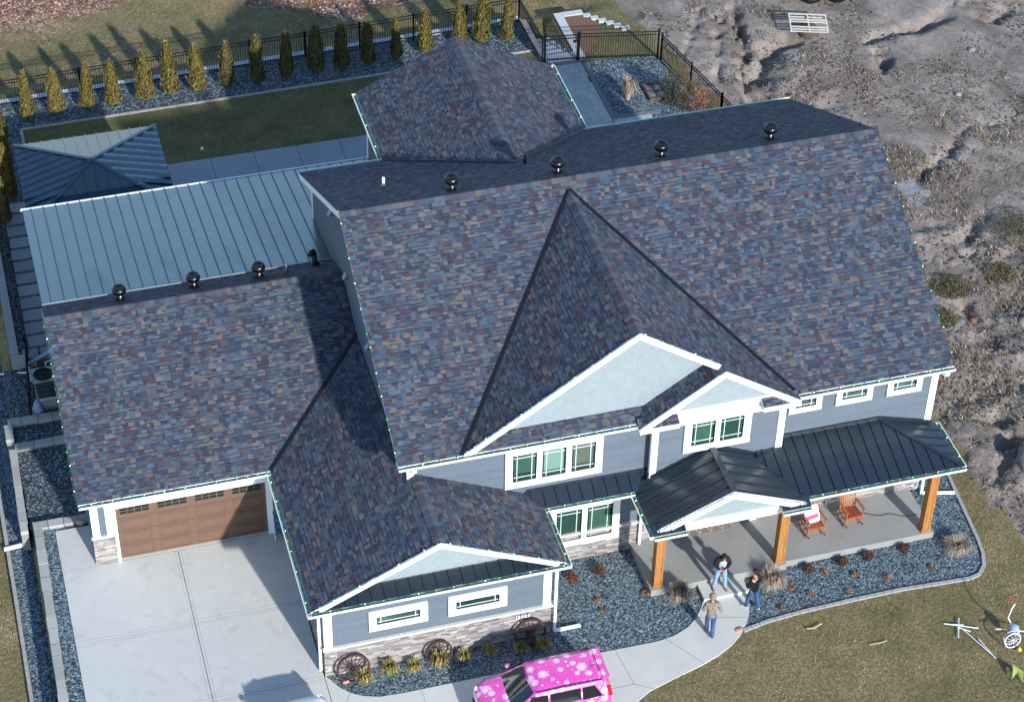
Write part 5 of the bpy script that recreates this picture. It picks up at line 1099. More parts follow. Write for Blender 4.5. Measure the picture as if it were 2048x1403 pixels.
# ------------------------------------------------------------------ people
def skin(name, m, nodes_, edges, parent, root, sub=2):
    me = bpy.data.meshes.new(name); keys = list(nodes_); bmx = bmesh.new(); lay = bmx.verts.layers.skin.verify(); vv = {}
    for k in keys:
        p, rx, ry = nodes_[k]; v = bmx.verts.new(p); v[lay].radius = (rx, ry); v[lay].use_root = (k == root); vv[k] = v
    for a, b in edges: bmx.edges.new((vv[a], vv[b]))
    bmx.to_mesh(me); bmx.free(); o = bpy.data.objects.new(name, me); COL.objects.link(o)
    o.modifiers.new('s', 'SKIN').use_smooth_shade = True; ss = o.modifiers.new('u', 'SUBSURF'); ss.levels = sub; ss.render_levels = sub
    dg = bpy.context.evaluated_depsgraph_get(); dg.update(); nm = bpy.data.meshes.new_from_object(o.evaluated_get(dg)); nm.name = name
    o.modifiers.clear(); o.data = nm; nm.materials.clear(); nm.materials.append(m); nm.polygons.foreach_set('use_smooth', [True]*len(nm.polygons)); o.parent = parent; return o
SKINM = mat('skin', 'c08a70', .55, .06, 10)
def person(label, loc, yaw, P, jeans, top, sleeves, hair='120d0c', shoe='202024', vest=None, hood=None, sc=1.0):
    t = thing('person', (0, 0, 0), label, 'person'); g = dict(P)
    N = dict(pelvis=((0, 0, .95), .13, .1), spine=((0, P['lean']*.4, 1.14), .125, .095), chest=((0, P['lean']*.8, 1.34), .15, .105), neck=((0, P['lean'], 1.49), .055, .055),
             jaw=((P['hx']*.5, P['lean']+P['hy']*.5, 1.575), .068, .07), head=((P['hx'], P['lean']+P['hy'], 1.66-abs(P['hy'])*.3), .078, .092), crown=((P['hx']*1.1, P['lean']+P['hy']*1.15-.01, 1.74-abs(P['hy'])*.4), .06, .07))
    fd = Vector((P.get('fx', 0), 1, -.1)).normalized(); hc = Vector(N['head'][0]); N['nose'] = (tuple(hc+fd*.115+Vector((0, 0, -.03))), .014, .014)
    E = [('pelvis', 'spine'), ('spine', 'chest'), ('chest', 'neck'), ('neck', 'jaw'), ('jaw', 'head'), ('head', 'crown'), ('head', 'nose')]
    for s, k in ((-1, 'l'), (1, 'r')):
        N['sh'+k] = ((s*.175, P['lean']*.85, 1.42), .058, .06); N['el'+k] = (P['el'+k], .043, .043); N['wr'+k] = (P['wr'+k], .028, .024)
        w = Vector(P['wr'+k]); d = (w-Vector(P['el'+k])).normalized(); d = (d+Vector(P.get('hd'+k, (0, 0, 0)))).normalized(); pm = w+d*.06; N['pa'+k] = (tuple(pm), .036, .016)
        sd = d.cross(Vector((0, 1, .3))).normalized(); cu = sd.cross(d).normalized()
        for i, (o_, L) in enumerate(((-.027, .065), (-.009, .078), (.009, .074), (.026, .058))):
            a = pm+sd*o_+d*.035; b = a+d*L*.55; c = b+(d*.6+cu*.8).normalized()*L*.5
            N['fa%d%s' % (i, k)] = (tuple(a), .0095, .0095); N['fb%d%s' % (i, k)] = (tuple(b), .009, .009); N['fc%d%s' % (i, k)] = (tuple(c), .0075, .0075)
            E += [('pa'+k, 'fa%d%s' % (i, k)), ('fa%d%s' % (i, k), 'fb%d%s' % (i, k)), ('fb%d%s' % (i, k), 'fc%d%s' % (i, k))]
        a = pm-sd*.03-d*.01; b = a-sd*.025+d*.03; N['ta'+k] = (tuple(a), .011, .011); N['tb'+k] = (tuple(b), .009, .009); E += [('pa'+k, 'ta'+k), ('ta'+k, 'tb'+k)]
        E += [('chest', 'sh'+k), ('sh'+k, 'el'+k), ('el'+k, 'wr'+k), ('wr'+k, 'pa'+k)]
        an = Vector(P['an'+k]); kn = P.get('kn'+k, tuple((Vector((s*.1, 0, .92))+an)/2+Vector((0, .03, .02))))
        N['hi'+k] = ((s*.095, 0, .9), .088, .088); N['kn'+k] = (kn, .058, .058); N['an'+k] = (tuple(an), .038, .04); td = Vector(P.get('td'+k, (s*.15, 1, 0))).normalized(); N['to'+k] = (tuple(an+td*.15+Vector((0, 0, -.045))), .035, .025)
        E += [('pelvis', 'hi'+k), ('hi'+k, 'kn'+k), ('kn'+k, 'an'+k), ('an'+k, 'to'+k)]
    skin('body', SKINM, N, E, t, 'pelvis')
    def grow(keys, dr, ov={}): return {k: (ov.get(k, N[k][0]), N[k][1]+dr, N[k][2]+dr) for k in keys}
    J = grow(['spine', 'chest'], .035); J['hem'] = ((0, 0, .84), .175, .145); J['mid'] = ((0, 0, .98), .17, .14); J['collar'] = ((0, P['lean']*.95, 1.50), .095, .09); je = [('hem', 'mid'), ('mid', 'spine'), ('spine', 'chest'), ('chest', 'collar')]
    for k in 'lr':
        J.update(grow(['sh'+k, 'el'+k], .026)); w = Vector(P['wr'+k]); e_ = Vector(P['el'+k]); J['cu'+k] = (tuple(w+(e_-w)*.06), .048, .046); je += [('chest', 'sh'+k), ('sh'+k, 'el'+k), ('el'+k, 'cu'+k)]
    skin('jacket', sleeves, J, je, t, 'chest')
    if vest:
        Vn = {'hem': ((0, .0, .86), .182, .152), 'spine': (N['spine'][0], .178, .145), 'chest': (N['chest'][0], .205, .155), 'col': ((0, P['lean']*.95, 1.455), .10, .09)}
        skin('vest', vest, Vn, [('hem', 'spine'), ('spine', 'chest'), ('chest', 'col')], t, 'spine')
    T = {'waist': ((0, 0, 1.06), .14, .11)}; T.update(grow(['pelvis'], .012)); te = [('waist', 'pelvis')]
    for k in 'lr':
        T.update(grow(['hi'+k, 'kn'+k], .018)); T['cf'+k] = (tuple(Vector(P['an'+k])+Vector((0, -.01, -.03))), .07, .07); te += [('pelvis', 'hi'+k), ('hi'+k, 'kn'+k), ('kn'+k, 'cf'+k)]
    skin('jeans', jeans, T, te, t, 'pelvis')
    for k in 'lr':
        an, to = Vector(N['an'+k][0]), Vector(N['to'+k][0]); d = (to-an); d.z = 0; d.normalize()
        skin('shoe', mat('shoe_'+shoe, shoe, .5), {'a': (tuple(an-d*.05+Vector((0, 0, -.03))), .045, .045), 'b': (tuple(an+d*.06+Vector((0, 0, -.04))), .048, .04), 'c': (tuple(an+d*.17+Vector((0, 0, -.055))), .042, .03)}, [('a', 'b'), ('b', 'c')], t, 'a')
    hm = hood or mat('hair_'+hair, hair, .7, .2, 30)
    up = (Vector(N['crown'][0])-Vector(N['jaw'][0])).normalized(); q = MB(); a0 = fd; sdv = up.cross(a0).normalized(); a0 = sdv.cross(up)
    R0 = .135 if hood else .118; vs = []; fs = []; nn, mm = 14, 7
    for j in range(mm+1):
        th = math.radians(100*j/mm)
        for i in range(nn):
            ph = 2*math.pi*i/nn; fr = math.cos(ph); cutb = th*(1.15 if fr < -.2 else 1) if fr < .3 else min(th, math.radians(50 if not hood else 70)); 
            vs.append(hc+up*.035-a0*.012+(up*math.cos(cutb)*R0*1.08+(a0*fr*1.12+sdv*math.sin(ph)*.95)*math.sin(cutb)*R0*.93))
    for j in range(mm):
        for i in range(nn): fs.append((j*nn+i, j*nn+(i+1) % nn, (j+1)*nn+(i+1) % nn, (j+1)*nn+i))
    q.mesh(vs, fs); q.build('hood' if hood else 'hair', hm, t, True)
    ey = MB()
    for s in (-1, 1): ey.lathe([(.001, -.01), (.011, 0), (.001, .01)], tuple(hc+a0*.088+sdv*s*.032+up*.0), 6)
    ey.build('eyes', M['black'], t); mo_ = MB(); mo_.bar(hc+a0*.086-up*.07-sdv*.024, hc+a0*.086-up*.07+sdv*.024, .01, .012); mo_.build('mouth', mat('lips', '9a5a50', .6), t)
    t.location = loc; t.rotation_euler = (0, 0, math.radians(yaw)); t.scale = (sc, sc, sc); return t
LJ = mat('jeans_light', '7fa0bf', .8, .22, 9); DJ = mat('jeans_dark', '2f4f7c', .8, .25, 9); MJ = mat('jeans_mid', '33507c', .8, .25, 9)
BK = mat('black_jacket', '16161a', .38, .2, 9, bsc=18, bst=.5, bd=.02); BF = mat('black_fleece', '14141b', .9, .2, 9); VG = mat('grey_vest', 'a9abb0', .85, .08, 9)
def camo():
    m = bpy.data.materials.new('camo'); nt, b, L = nodes(m); tc = nt.nodes.new('ShaderNodeTexCoord'); n = noise(nt, 9, 3, .6, tc.outputs['Object'], 1.5)
    r = ramp(nt, n.outputs[0], [(0, srgb('4c453d')), (.42, srgb('8d8272')), (.5, srgb('6b6152')), (.56, srgb('a69a88')), (.64, srgb('4f473c'))], 'CONSTANT'); L.new(r.outputs[0], b.inputs['Base Color']); b.inputs['Roughness'].default_value = .85; return m
CM = camo()
g_ = person('person in grey vest, black sleeves and light jeans, head bowed on the porch step', (19.25, -5.84, .14), 172, dict(lean=.06, hx=0, hy=.13, ell=(-.27, .03, 1.16), elr=(.27, .03, 1.16), wrl=(-.085, .24, 1.10), wrr=(.085, .24, 1.09), hdl=(.7, .2, 0), hdr=(-.7, .2, 0), anl=(-.19, .03, .075), anr=(.19, -.02, .075)), LJ, BF, BF, vest=VG, hair='0e0c0f')
ph = MB(); ph.box(19.2, 19.27, -6.12, -6.105, 1.25, 1.38); tag(ph.build('phone', M['black']), 'dark phone held by the person in the grey vest', 'phone')
person('person in camouflage hoodie with the hood up, walking towards the porch', (18.3, -7.58, .03), -12, dict(lean=.06, hx=0, hy=.04, ell=(-.27, .02, 1.16), elr=(.30, -.04, 1.17), wrl=(-.20, .22, 1.05), wrr=(.32, .14, 1.0), anl=(-.07, .17, .085), anr=(.06, -.16, .12), knl=(-.09, .14, .5), knr=(.08, .0, .49)), MJ, CM, CM, shoe='18181c', hood=CM)
person('person in black jacket and blue jeans standing in gravel beside the walkway', (20.0, -6.88, .03), 28, dict(lean=.02, hx=0, hy=.02, fx=-.8, ell=(-.27, .04, 1.15), elr=(.29, .0, 1.15), wrl=(-.14, .24, 1.12), wrr=(.2, .22, 1.05), anl=(-.10, .18, .075), anr=(.14, -.16, .075)), DJ, BK, BK, hair='15110f', shoe='c9c9cc')

# ------------------------------------------------------------------ cars
def carpaint(name, base, bub):
    m = bpy.data.materials.new(name); nt, b, L = nodes(m); tc = nt.nodes.new('ShaderNodeTexCoord'); col = None
    bc = (*srgb(base), 1); prev = None
    if bub:
        for sc_, off, lo, hi in ((2.4, 0, .12, .6), (4.2, 5, .0, .28)):
            if prev is None:
                gq = nt.nodes.new('ShaderNodeSeparateXYZ'); L.new(tc.outputs['Normal'], gq.inputs[0]); ab = nt.nodes.new('ShaderNodeMath'); ab.operation = 'GREATER_THAN'; L.new(gq.outputs[2], ab.inputs[0]); ab.inputs[1].default_value = .55
                px = nt.nodes.new('ShaderNodeSeparateXYZ'); L.new(tc.outputs['Object'], px.inputs[0]); mf = nt.nodes.new('ShaderNodeMix'); L.new(ab.outputs[0], mf.inputs[0]); L.new(px.outputs[2], mf.inputs[2]); L.new(px.outputs[1], mf.inputs[3])
                cb = nt.nodes.new('ShaderNodeCombineXYZ'); L.new(px.outputs[0], cb.inputs[0]); L.new(mf.outputs[0], cb.inputs[1])
            mp = nt.nodes.new('ShaderNodeMapping'); mp.inputs['Location'].default_value = (off+.3, off+.2, 0); L.new(cb.outputs[0], mp.inputs[0])
            v = nt.nodes.new('ShaderNodeTexVoronoi'); v.voronoi_dimensions = '2D'; v.inputs['Scale'].default_value = sc_; v.inputs['Randomness'].default_value = .8; L.new(mp.outputs[0], v.inputs['Vector'])
            se = nt.nodes.new('ShaderNodeSeparateColor'); L.new(v.outputs['Color'], se.inputs[0])
            mr = nt.nodes.new('ShaderNodeMapRange'); L.new(se.outputs[0], mr.inputs[0]); mr.inputs[3].default_value = lo; mr.inputs[4].default_value = hi*.75
            dv_ = nt.nodes.new('ShaderNodeMath'); dv_.operation = 'DIVIDE'; L.new(v.outputs['Distance'], dv_.inputs[0]); L.new(mr.outputs[0], dv_.inputs[1])
            r = ramp(nt, dv_.outputs[0], [(0, (.95,)*3), (.45, (.68,)*3), (.9, (.3,)*3), (1.0, (0, 0, 0))])
            prev = mix(nt, 'MIX', r.outputs[0], prev if prev is not None else bc[:3], srgb('ffe6f6'))
        L.new(prev, b.inputs['Base Color'])
    else: b.inputs['Base Color'].default_value = bc
    b.inputs['Roughness'].default_value = .3; b.inputs['Coat Weight'].default_value = .8; b.inputs['Coat Roughness'].default_value = .05; return m
TINT = mat('car_glass', '0b1418', .06, .1, 3, coat=.8, spec=.9); RED = mat('tail_lamp', 'b01828', .2, .1, 5, coat=.8); CHR = mat('lamp_clear', 'd5dadc', .15, .05, 5, coat=.8); TYRE = mat('tyre', '141414', .85, .1, 9); ALU = mat('alloy', '9a9da0', .35, .05, 9, metal=.7); BLK = mat('black_plastic', '101112', .6, .1, 5)
def car(label, paint, loc, yaw, name='parked_car'):
    t = thing(name, (0, 0, 0), label, 'car')
    st_ = [(-2.06, .70, .55, .80), (-2.03, .80, .40, .96), (-1.85, .87, .27, 1.02), (-1.2, .90, .24, 1.01), (-.3, .905, .23, 1.0), (.6, .90, .23, 1.0), (1.05, .89, .24, 1.02), (1.45, .88, .25, .99), (1.75, .85, .26, .93), (1.95, .77, .30, .82), (2.05, .62, .38, .66)]
    def sec(x, w, z0, z1):
        pts_ = [(0, z0), (w*.8, z0), (w*.97, z0+.1), (w, (z0+z1)*.5), (w*.985, z1-.16), (w*.93, z1-.04), (w*.8, z1+.015), (w*.4, z1+.04), (0, z1+.045)]
        return [(x, a, b) for a, b in pts_]+[(x, -a, b) for a, b in pts_[-2:0:-1]]
    def loft(secs, name_, m_, par, sub=1):
        n = len(secs[0]); q = MB(); q.mesh([p for s in secs for p in s], [(i*n+k, i*n+(k+1) % n, (i+1)*n+(k+1) % n, (i+1)*n+k) for i in range(len(secs)-1) for k in range(n)]+[tuple(range(n))[::-1], tuple((len(secs)-1)*n+k for k in range(n))])
        o = q.build(name_, m_, par, True); s_ = o.modifiers.new('u', 'SUBSURF'); s_.levels = sub; s_.render_levels = sub+1; return o
    loft([sec(*s) for s in st_], 'body', paint, t)
    def gs(x, wb, wr, zb, zr):
        pts_ = [(0, zb), (wb, zb), (wb*.99, zb+.06), (wr+(wb-wr)*.45, zb+(zr-zb)*.6), (wr, zr-.05), (wr*.93, zr), (wr*.5, zr+.025), (0, zr+.032)]
        return [(x, a, b) for a, b in pts_]+[(x, -a, b) for a, b in pts_[-2:0:-1]]
    # cabin: leaning ends
    def cab(z, f): return None
    def ring(z, x0, x1, w, r=.14, n=4):
        o_ = []
        for cx, cy, a0 in ((x1-r, w-r, 0), (x0+r, w-r, 90), (x0+r, -w+r, 180), (x1-r, -w+r, 270)):
            for i in range(n+1): a = math.radians(a0+90*i/n); o_.append((cx+r*math.cos(a), cy+r*math.sin(a), z))
        return o_
    rg_ = [ring(.95, -1.98, 1.16, .86, .12), ring(1.05, -1.97, 1.02, .855, .14), ring(1.3, -1.90, .70, .77, .15), ring(1.5, -1.84, .44, .69, .16), ring(1.575, -1.78, .36, .64, .16), ring(1.60, -1.5, .15, .45, .2)]
    n = len(rg_[0]); q = MB(); q.mesh([p for s in rg_ for p in s], [(i*n+k, i*n+(k+1) % n, (i+1)*n+(k+1) % n, (i+1)*n+k) for i in range(len(rg_)-1) for k in range(n)]+[tuple((len(rg_)-1)*n+k for k in range(n))]); q.build('cabin', paint, t, True)
    # glass panels set just proud
    q = MB(); q.mesh([(1.115, -.72, 1.0), (1.165, -.4, 1.01), (1.18, 0, 1.012), (1.165, .4, 1.01), (1.115, .72, 1.0), (.44, .58, 1.52), (.50, .3, 1.53), (.515, 0, 1.532), (.50, -.3, 1.53), (.44, -.58, 1.52)], [(0, 1, 8, 9), (1, 2, 7, 8), (2, 3, 6, 7), (3, 4, 5, 6)]); q.build('windshield', TINT, t, True)
    for s in (-1, 1):
        def sp(x, z, o_=.012): w = .855-(z-1.05)*(.855-.69)/.45; return (x, s*(w+o_), z)
        for xa, xb, xc, xd in ((.93, .03, .03, .50), (-.03, -1.0, -1.0, -.03), (-1.05, -1.68, -1.45, -1.05)):
            q = MB(); q.poly([sp(xa, 1.06), sp(xb, 1.08), sp(xc, 1.46), sp(xd, 1.46)]); q.build('side_window', TINT, t)
        q = MB(); q.tube([(.38, s*.64, 1.585), (-.7, s*.66, 1.62), (-1.72, s*.64, 1.585)], .016, 6); q.build('roof_rail', BLK, t)
        q = MB(); q.lathe([(.02, -.05), (.07, -.03), (.085, .02), (.06, .06), (.01, .07)], (.82, s*1.0, 1.1), 10); q.build('wing_mirror', paint, t, True)
        q = MB(); q.prism([(-1.95, s*.71, 1.36), (-1.83, s*.75, 1.34), (-1.88, s*.845, 1.02), (-2.0, s*.82, 1.02)], (0, s*.03, 0)); q.build('tail_light', RED, t)
        q = MB(); q.lathe([(.01, -.03), (.1, -.02), (.12, .03), (.05, .08)], (1.9, s*.62, .78), 12, axis='X'); q.build('headlight', CHR, t, True)
        for x in (-1.27, 1.28):
            q = MB(); q.lathe([(.2, -.11), (.315, -.11), (.33, -.06), (.33, .06), (.315, .11), (.2, .11)], (x, s*.80, .33), 22, axis='Y'); w_ = q.build('wheel', TYRE, t, True)
            q = MB(); q.lathe([(.05, -.115), (.2, -.1), (.2, .1), (.05, .115)], (x, s*.80, .33), 14, axis='Y'); q.build('rim', ALU, w_)
        for x in (.25, -.75): q = MB(); q.bar((x, s*.925, .9), (x-.16, s*.925, .9), .03, .025); q.build('door_handle', paint, t)
    q = MB(); q.poly([(-1.99, -.62, 1.1), (-1.93, -.54, 1.44), (-1.93, .54, 1.44), (-1.99, .62, 1.1)]); q.build('rear_window', TINT, t)
    q = MB(); q.prism([(-1.7, -.6, 1.6), (-1.7, .6, 1.6), (-1.97, .56, 1.56), (-1.97, -.56, 1.56)], (0, 0, -.05)); q.build('spoiler', paint, t)
    for s in (-1, 1):
        for x in (-1.02, 0.0, 1.0):
            q = MB(); q.tube([(x, s*.909, .3), (x, s*.912, .62), (x, s*.905, .95)], .007, 4); q.build('door_seam', BLK, t)
        q = MB(); q.tube([(1.2, s*.8, 1.045), (1.6, s*.76, .99), (1.88, s*.62, .9)], .007, 4); q.build('bonnet_seam', BLK, t)
    q = MB(); q.tube([(-1.74, -.62, 1.60), (-1.72, 0, 1.612), (-1.74, .62, 1.60)], .008, 4); q.build('hatch_seam', BLK, t)
    q = MB(); q.box(2.0, 2.07, -.45, .45, .42, .6); q.build('grille', BLK, t); q = MB(); q.tube([(-1.5, .1, 1.6), (-1.62, .1, 1.72)], .012, 5); q.build('aerial', BLK, t)
    for s in (-1, 1): q = MB(); q.tube([(1.13, s*.1, 1.035), (.95, s*.1-.45*1, 1.17)], .01, 4); q.build('wiper', BLK, t)
    t.location = loc; t.rotation_euler = (0, 0, math.radians(yaw)); return t
car('bright pink hatchback with white bubble pattern parked on the walkway', carpaint('pink_bubbles', 'e552b2', True), (12.27, -9.08, .03), 180)
car('white car whose roof edge just shows at the bottom of the driveway', carpaint('white_paint', 'e6ecf0', False), (5.03, -9.45, .03), 90)

# ------------------------------------------------------------------ small things
def simple(name, label, cat, fn, m, smooth=False, **k):
    q = MB(); fn(q); return tag(q.build(name, m, None, smooth), label, cat, **k)
PL = thing('pallet', (34.0, 24.0, 0), 'weathered pale wooden pallet propped up on the dirt', 'pallet')
zz = hp(34.0, 24.0)+.55; rotm = Matrix.Rotation(math.radians(-14), 3, 'Z')
def pb(x0, y0, x1, y1, z, w, h, nm):
    q = MB(); a = rotm @ Vector((x0, y0, 0)); b = rotm @ Vector((x1, y1, 0)); tl = .18
    q.bar((34.15+a.x, 24.2+a.y, zz+z+a.y*tl), (34.15+b.x, 24.2+b.y, zz+z+b.y*tl), w, h); q.build(nm, M['pallet'], PL)
for x in (-.8, 0, .8): pb(x, -.5, x, .5, 0, .05, .10, 'stringer')
for y in (-.48, -.33, -.02, .12, .46): pb(-.84, y, .84, y, .07, .09, .02, 'deck_board')
for y in (-.45, .3, .45): pb(-.84, y, .84, y, -.07, .09, .02, 'bottom_board')
simple('boulder', 'dark clod propping up the pallet', 'boulder', lambda q: q.lathe([(.3, -.3), (.45, 0), (.42, .25), (.3, .42), (.02, .5)], (34.2, 24.2, hp(34, 24)), 9), mat('clod', '584c42', .95, .2, 8, bsc=9, bst=.8, bd=.06), True)
def rockm(x, y, z, s, seed, m, label, sq=(1, .8, .6)):
    r = random.Random(seed); q = MB(); n = 9; rings = 6; vs = []
    for i in range(rings+1):
        th = math.pi*i/rings
        for k in range(n): ph = 2*math.pi*k/n; j = r.uniform(.82, 1.15); vs.append((x+s*sq[0]*math.sin(th)*math.cos(ph)*j, y+s*sq[1]*math.sin(th)*math.sin(ph)*j, z+s*sq[2]*math.cos(th)*j))
    q.mesh(vs, [(i*n+k, (i+1)*n+k, (i+1)*n+(k+1) % n, i*n+(k+1) % n) for i in range(rings) for k in range(n)]); return tag(q.build('rock', m, None, True), label, 'rock')
GRK = mat('grey_rock', '8a8b88', .9, .2, 5, bsc=12, bst=.6, bd=.03); DK = mat('black_plastic_sheet', '0e1114', .4, .2, 4, bsc=6, bst=.8, bd=.05); SAL = mat('salmon_stone', 'b5897a', .8, .1, 9); YST = mat('ochre_stone', 'b09468', .85, .2, 9)
rockm(31.7, -3.1, hp(31.7, -3.1)+.1, .75, 1, GRK, 'large grey boulder at the right picture edge in the dirt', (.7, 1.0, .6)); rockm(34.9, 4.0, hp(34.9, 4)+.05, .35, 2, GRK, 'grey rock at the right picture edge beside the churned soil')
rockm(35.3, 26.6, hp(35.3, 26.6)+.2, .5, 3, DK, 'left heap of shiny black plastic at the top picture edge'); rockm(36.5, 26.5, hp(36.5, 26.5)+.2, .6, 4, DK, 'right heap of shiny black plastic at the top picture edge')
rockm(6.7, -6.55, .06, .13, 5, SAL, 'salmon pink stone below the left wagon wheel', (1, .5, .5)); rockm(-.3, 2.42, .1, .15, 6, YST, 'ochre stone at the head of the driveway strip')
rockm(33.3, 4.9, hp(33.3, 4.9)+.06, .2, 7, mat('rust_stump', '7d5a44', .9, .25, 9), 'rust-brown stump in the dirt right of the roof'); rockm(19.3, -7.62, .03, .15, 8, SAL, 'flat pinkish stone at the walkway bend by the edging', (1.0, .8, .35))
for i, (x, y, s) in enumerate([(38.6, 18.2, .16), (40.6, 21.2, .18), (36.0, 5.9, .1), (32.6, 9.9, .14)]): rockm(x, y, hp(x, y)+.05, s, 20+i, GRK, ['small pale stone in the bare dirt near the right edge', 'pale block at the upper right dirt', 'small pale stone near the green bush', 'pale stone below the sand spill'][i])
# AC units
def ac(x, y, z, label, dark=False):
    t = thing('air_conditioner', (x, y, z), label, 'air conditioner'); w = .40
    q = MB(); q.box(x-w, x+w, y-w, y+w, z, z+.85); q.build('cabinet', M['ac'], t)
    q = MB()
    for i in range(14): q.box(x-w-.008, x+w+.008, y-w-.008, y+w+.008, z+.08+i*.052, z+.10+i*.052)
    q.build('louvre', M['valley'], t)
    if dark: q = MB(); q.box(x-w+.05, x+w-.05, y-w+.05, y+w-.05, z+.851, z+.87); q.build('top_grille', M['black'], t)
    else:
        q = MB(); q.lathe([(.34, .0), (.35, .03), (.31, .035), (.30, .005), (.0, .004)], (x, y, z+.85), 24); q.build('fan_ring', M['valley'], t)
        q = MB()
        for k in range(12): a = k*math.pi/6; q.tube([(x, y, z+.90), (x+.33*math.cos(a), y+.33*math.sin(a), z+.88)], .005, 4)
        for r_ in (.1, .2, .29): q.tube([(x+r_*math.cos(a), y+r_*math.sin(a), z+.893) for a in [i*math.pi/8 for i in range(16)]], .005, 4, closed=True)
        q.build('fan_guard', M['fence'], t)
        q = MB(); q.lathe([(.06, 0), (.06, .03)], (x, y, z+.86), 10); q.build('fan_hub', M['black'], t)
    return t
ac(-.62, 9.62, -.33, 'pale air conditioner with a round fan grille left of the garage roof'); ac(-.58, 8.72, -.33, 'black-topped air conditioner nearest the block terrace wall', True)
simple('tarp_bag', 'crumpled pale blue bag standing behind the short fence', 'bag', lambda q: q.lathe([(.18, 0), (.24, .2), (.2, .5), (.12, .75), (.04, .9)], (-1.0, 8.3, -.33), 8), mat('bag_blue', '8f9fc0', .6, .2, 6, bsc=9, bst=.8, bd=.05), True)
simple('drain_pipe', 'white drain pipe crossing the low gravel beside the driveway wall', 'pipe', lambda q: q.bar((-2.9, 2.62, -.72), (-2.05, 2.68, -.7), .1, .1), M['trim'])
simple('drain_pipe', 'thin white pipe crossing the dark gravel beside the air conditioners', 'pipe', lambda q: q.tube([(-2.9, 11.6, -.75), (-1.1, 10.75, -.25), (-.3, 10.6, -.2)], .03, 6), M['trim'])
simple('metal_plank', 'long silver channel leaning above the air conditioners', 'channel', lambda q: q.bar((-1.1, 10.75, .12), (-.1, 11.1, .3), .14, .07), mat('silver', '9fb0bb', .3, .05, 4, metal=.5))
simple('pipe_fitting', 'small white pipe fittings behind the first air conditioner', 'pipe', lambda q: (q.tube([(-.45, 10.45, -.3), (-.45, 10.45, .35), (-.1, 10.5, .38)], .03, 6), q.tube([(-1.05, 10.3, -.3), (-1.05, 10.3, .4)], .025, 6)), M['trim'])
# folding steps by the garage door
L_t = thing('step_ladder', (6.0, .1, 0), 'white step ladder with blue treads beside the garage door', 'step ladder')
for x in (5.8, 6.16): q = MB(); q.bar((x, .05, .02), (x, .38, 1.05), .035, .035); q.bar((x, .40, .02), (x, .40, 1.05), .03, .03); q.build('rail', M['trim'], L_t)
for i in range(4): q = MB(); q.box(5.8, 6.16, .02+i*.08, .20+i*.08, .25+i*.25, .275+i*.25); q.build('tread', mat('tread_blue', '5f92b8', .5), L_t)
# cold frame, yard lamp, hose
CF = thing('window_sash', (26.2, 21.5, 0), 'brown wooden frame with four panes lying on the gravel by the right fence', 'frame')
q = MB(); q.box(25.85, 25.93, 20.95, 22.1, 0.02, .14); q.box(26.6, 26.68, 20.95, 22.1, .02, .14); q.box(25.93, 26.6, 20.95, 21.03, .02, .14); q.box(25.93, 26.6, 22.02, 22.1, .02, .14); q.box(26.24, 26.29, 21.03, 22.02, .03, .13); q.box(25.93, 26.6, 21.5, 21.55, .03, .125); q.build('sash_frame', M['frame_wood'], CF)
q = MB(); q.box(25.93, 26.6, 21.03, 22.02, .06, .07); q.build('pane', mat('sash_pane', '8d8a86', .15, .1, 4, coat=.5), CF)
YL = thing('yard_lamp', (7.19, 21.92, 0), 'small white spot lamp on a stake in the shaded back lawn', 'lamp'); q = MB(); q.tube([(7.19, 21.92, 0), (7.19, 21.92, .2)], .012, 5); q.build('stake', M['black'], YL); q = MB(); q.lathe([(.02, 0), (.06, .03), (.06, .1), (.05, .105)], (7.19, 21.92, .2), 10); q.build('lamp_head', M['trim'], YL)
simple('garden_hose', 'coiled green garden hose on the gravel behind the porch downspout', 'hose', lambda q: q.tube([(27.72+(.28-.006*i)*math.cos(i*.42), -2.95+(.22-.004*i)*math.sin(i*.42), .05+.002*i) for i in range(60)], .018, 5), mat('hose_green', '2f8f80', .4, .1, 6))
# lawn ornament
LO = thing('lawn_ornament', (27.6, -10.2, 0), 'white wire lawn ornament with a hoop, pale blue body and red-tipped neck', 'lawn ornament')
WM = mat('white_wire', 'dfe3e6', .4, .03, 5)
q = MB(); q.tube([(27.45+.27*math.cos(a), -10.5+.05*math.sin(a), .3+.27*math.sin(a)) for a in [i*math.pi/12 for i in range(24)]], .02, 6, closed=True); q.tube([(27.45+.25*math.cos(a), -10.38+.05*math.sin(a), .3+.25*math.sin(a)) for a in [i*math.pi/12 for i in range(24)]], .012, 5, closed=True)
for k in range(5): a = k*math.pi/5; q.tube([(27.45-.25*math.cos(a), -10.5, .3-.25*math.sin(a)), (27.45+.25*math.cos(a), -10.5, .3+.25*math.sin(a))], .007, 4)
q.build('hoop', WM, LO)
q = MB(); q.lathe([(.02, -.25), (.13, -.15), (.17, 0), (.13, .14), (.03, .24)], (27.62, -10.2, .45), 12, axis='Y'); q.build('body', mat('pale_blue', '9fb6cc', .4, .05, 6), LO, True)
q = MB(); q.tube([(27.6, -10.0, .5), (27.5, -9.9, .7), (27.62, -9.8, .95), (27.75, -9.72, 1.1)], .022, 6); q.build('neck', WM, LO)
q = MB(); q.tube([(27.75, -9.72, 1.1), (27.66, -9.62, 1.18), (27.52, -9.58, 1.14)], [.025, .025, .01], 6); q.build('beak', mat('red_tip', 'c03030', .4, .05, 6), LO)
q = MB(); q.lathe([(.01, -.06), (.06, 0), (.01, .06)], (27.6, -10.42, .5), 8); q.build('red_knob', bpy.data.materials['red_tip'], LO, True)
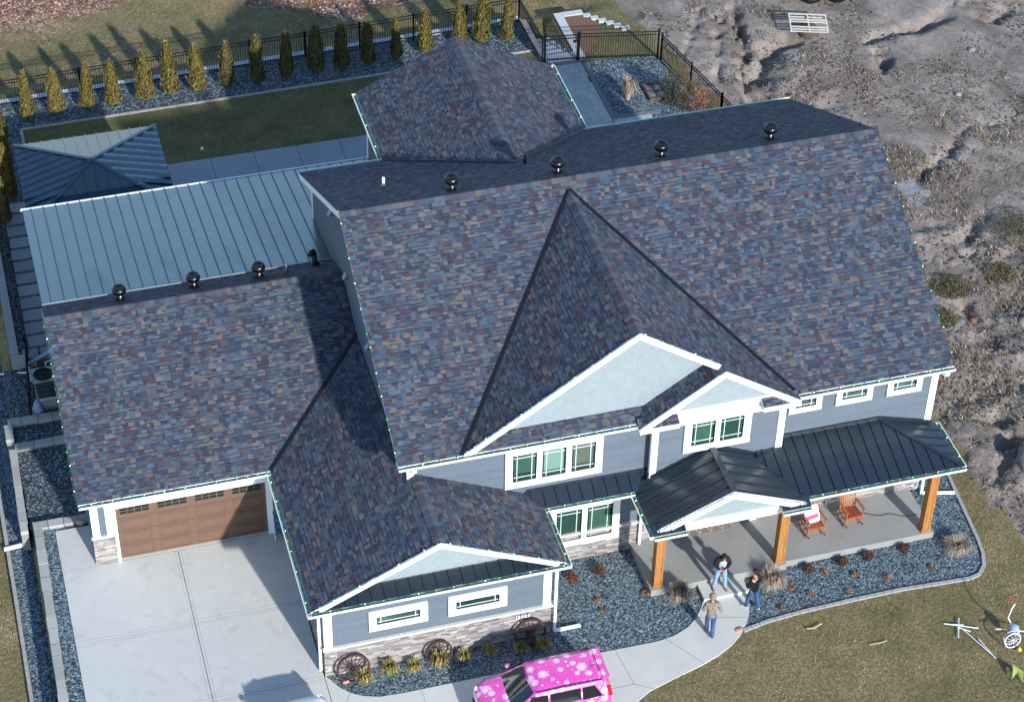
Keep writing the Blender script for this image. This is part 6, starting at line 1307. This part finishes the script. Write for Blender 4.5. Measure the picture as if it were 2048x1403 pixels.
q = MB(); q.tube([(27.4, -10.1, .4), (27.1, -9.95, .35)], .02, 5); q.tube([(27.75, -10.25, .4), (28.1, -10.3, .3), (28.3, -10.25, .3)], .02, 5); q.build('handle', WM, LO)
q = MB(); q.lathe([(.01, 0), (.09, .02), (.03, .12)], (27.62, -10.72, .03), 8); q.build('yellow_foot', mat('yellow', 'd8c83a', .5, .05, 6), LO, True)
SK = thing('fallen_stakes', (26.0, -9.6, 0), 'white crossed plastic stakes lying on the lawn left of the ornament', 'stakes')
for a, b in (((25.75, -9.1), (26.75, -9.55)), ((26.3, -9.0), (25.95, -9.75)), ((26.1, -9.35), (26.45, -9.62)), ((26.2, -9.4), (26.75, -10.85)), ((26.55, -10.0), (26.72, -10.8)), ((26.0, -9.2), (26.35, -9.3))):
    q = MB(); q.tube([(a[0], a[1], .07), (b[0], b[1], .05)], .02, 5); q.build('stake', WM, SK)
simple('twig', 'pale curved twig lying on the front lawn below the stone edging', 'twig', lambda q: q.tube([(21.4, -8.15, .05), (21.6, -8.2, .06), (21.8, -8.13, .06), (21.95, -8.07, .05)], .018, 5), mat('pale_twig', 'c9c39a', .8, .1, 9))
simple('twig', 'pale thin stick lying alone in the middle of the front lawn', 'twig', lambda q: q.tube([(23.1, -9.3, .05), (23.5, -9.32, .06), (23.7, -9.28, .05)], .012, 5), bpy.data.materials['pale_twig'])
simple('yellow_leaf', 'bright yellow-green leaf sprig standing at the lower right picture edge', 'leaf', lambda q: (q.mesh([(26.85, -11.8, .1), (26.98, -11.5, .4), (27.25, -11.75, .25), (27.08, -11.67, .22), (27.12, -12.0, .05)], [(0, 1, 3), (1, 2, 3), (3, 2, 4)]), q.tube([(27.1, -11.65, .25), (27.2, -12.1, 0)], .015, 5)), mat('lime_leaf', '84903c', .6, .15, 8))
for i, (x, y) in enumerate([(7.3, 12.0), ]):
    pass
bm_del = [o for o in bpy.data.objects if o.type == 'MESH' and not o.users_collection]
for o in bm_del: bpy.data.objects.remove(o)
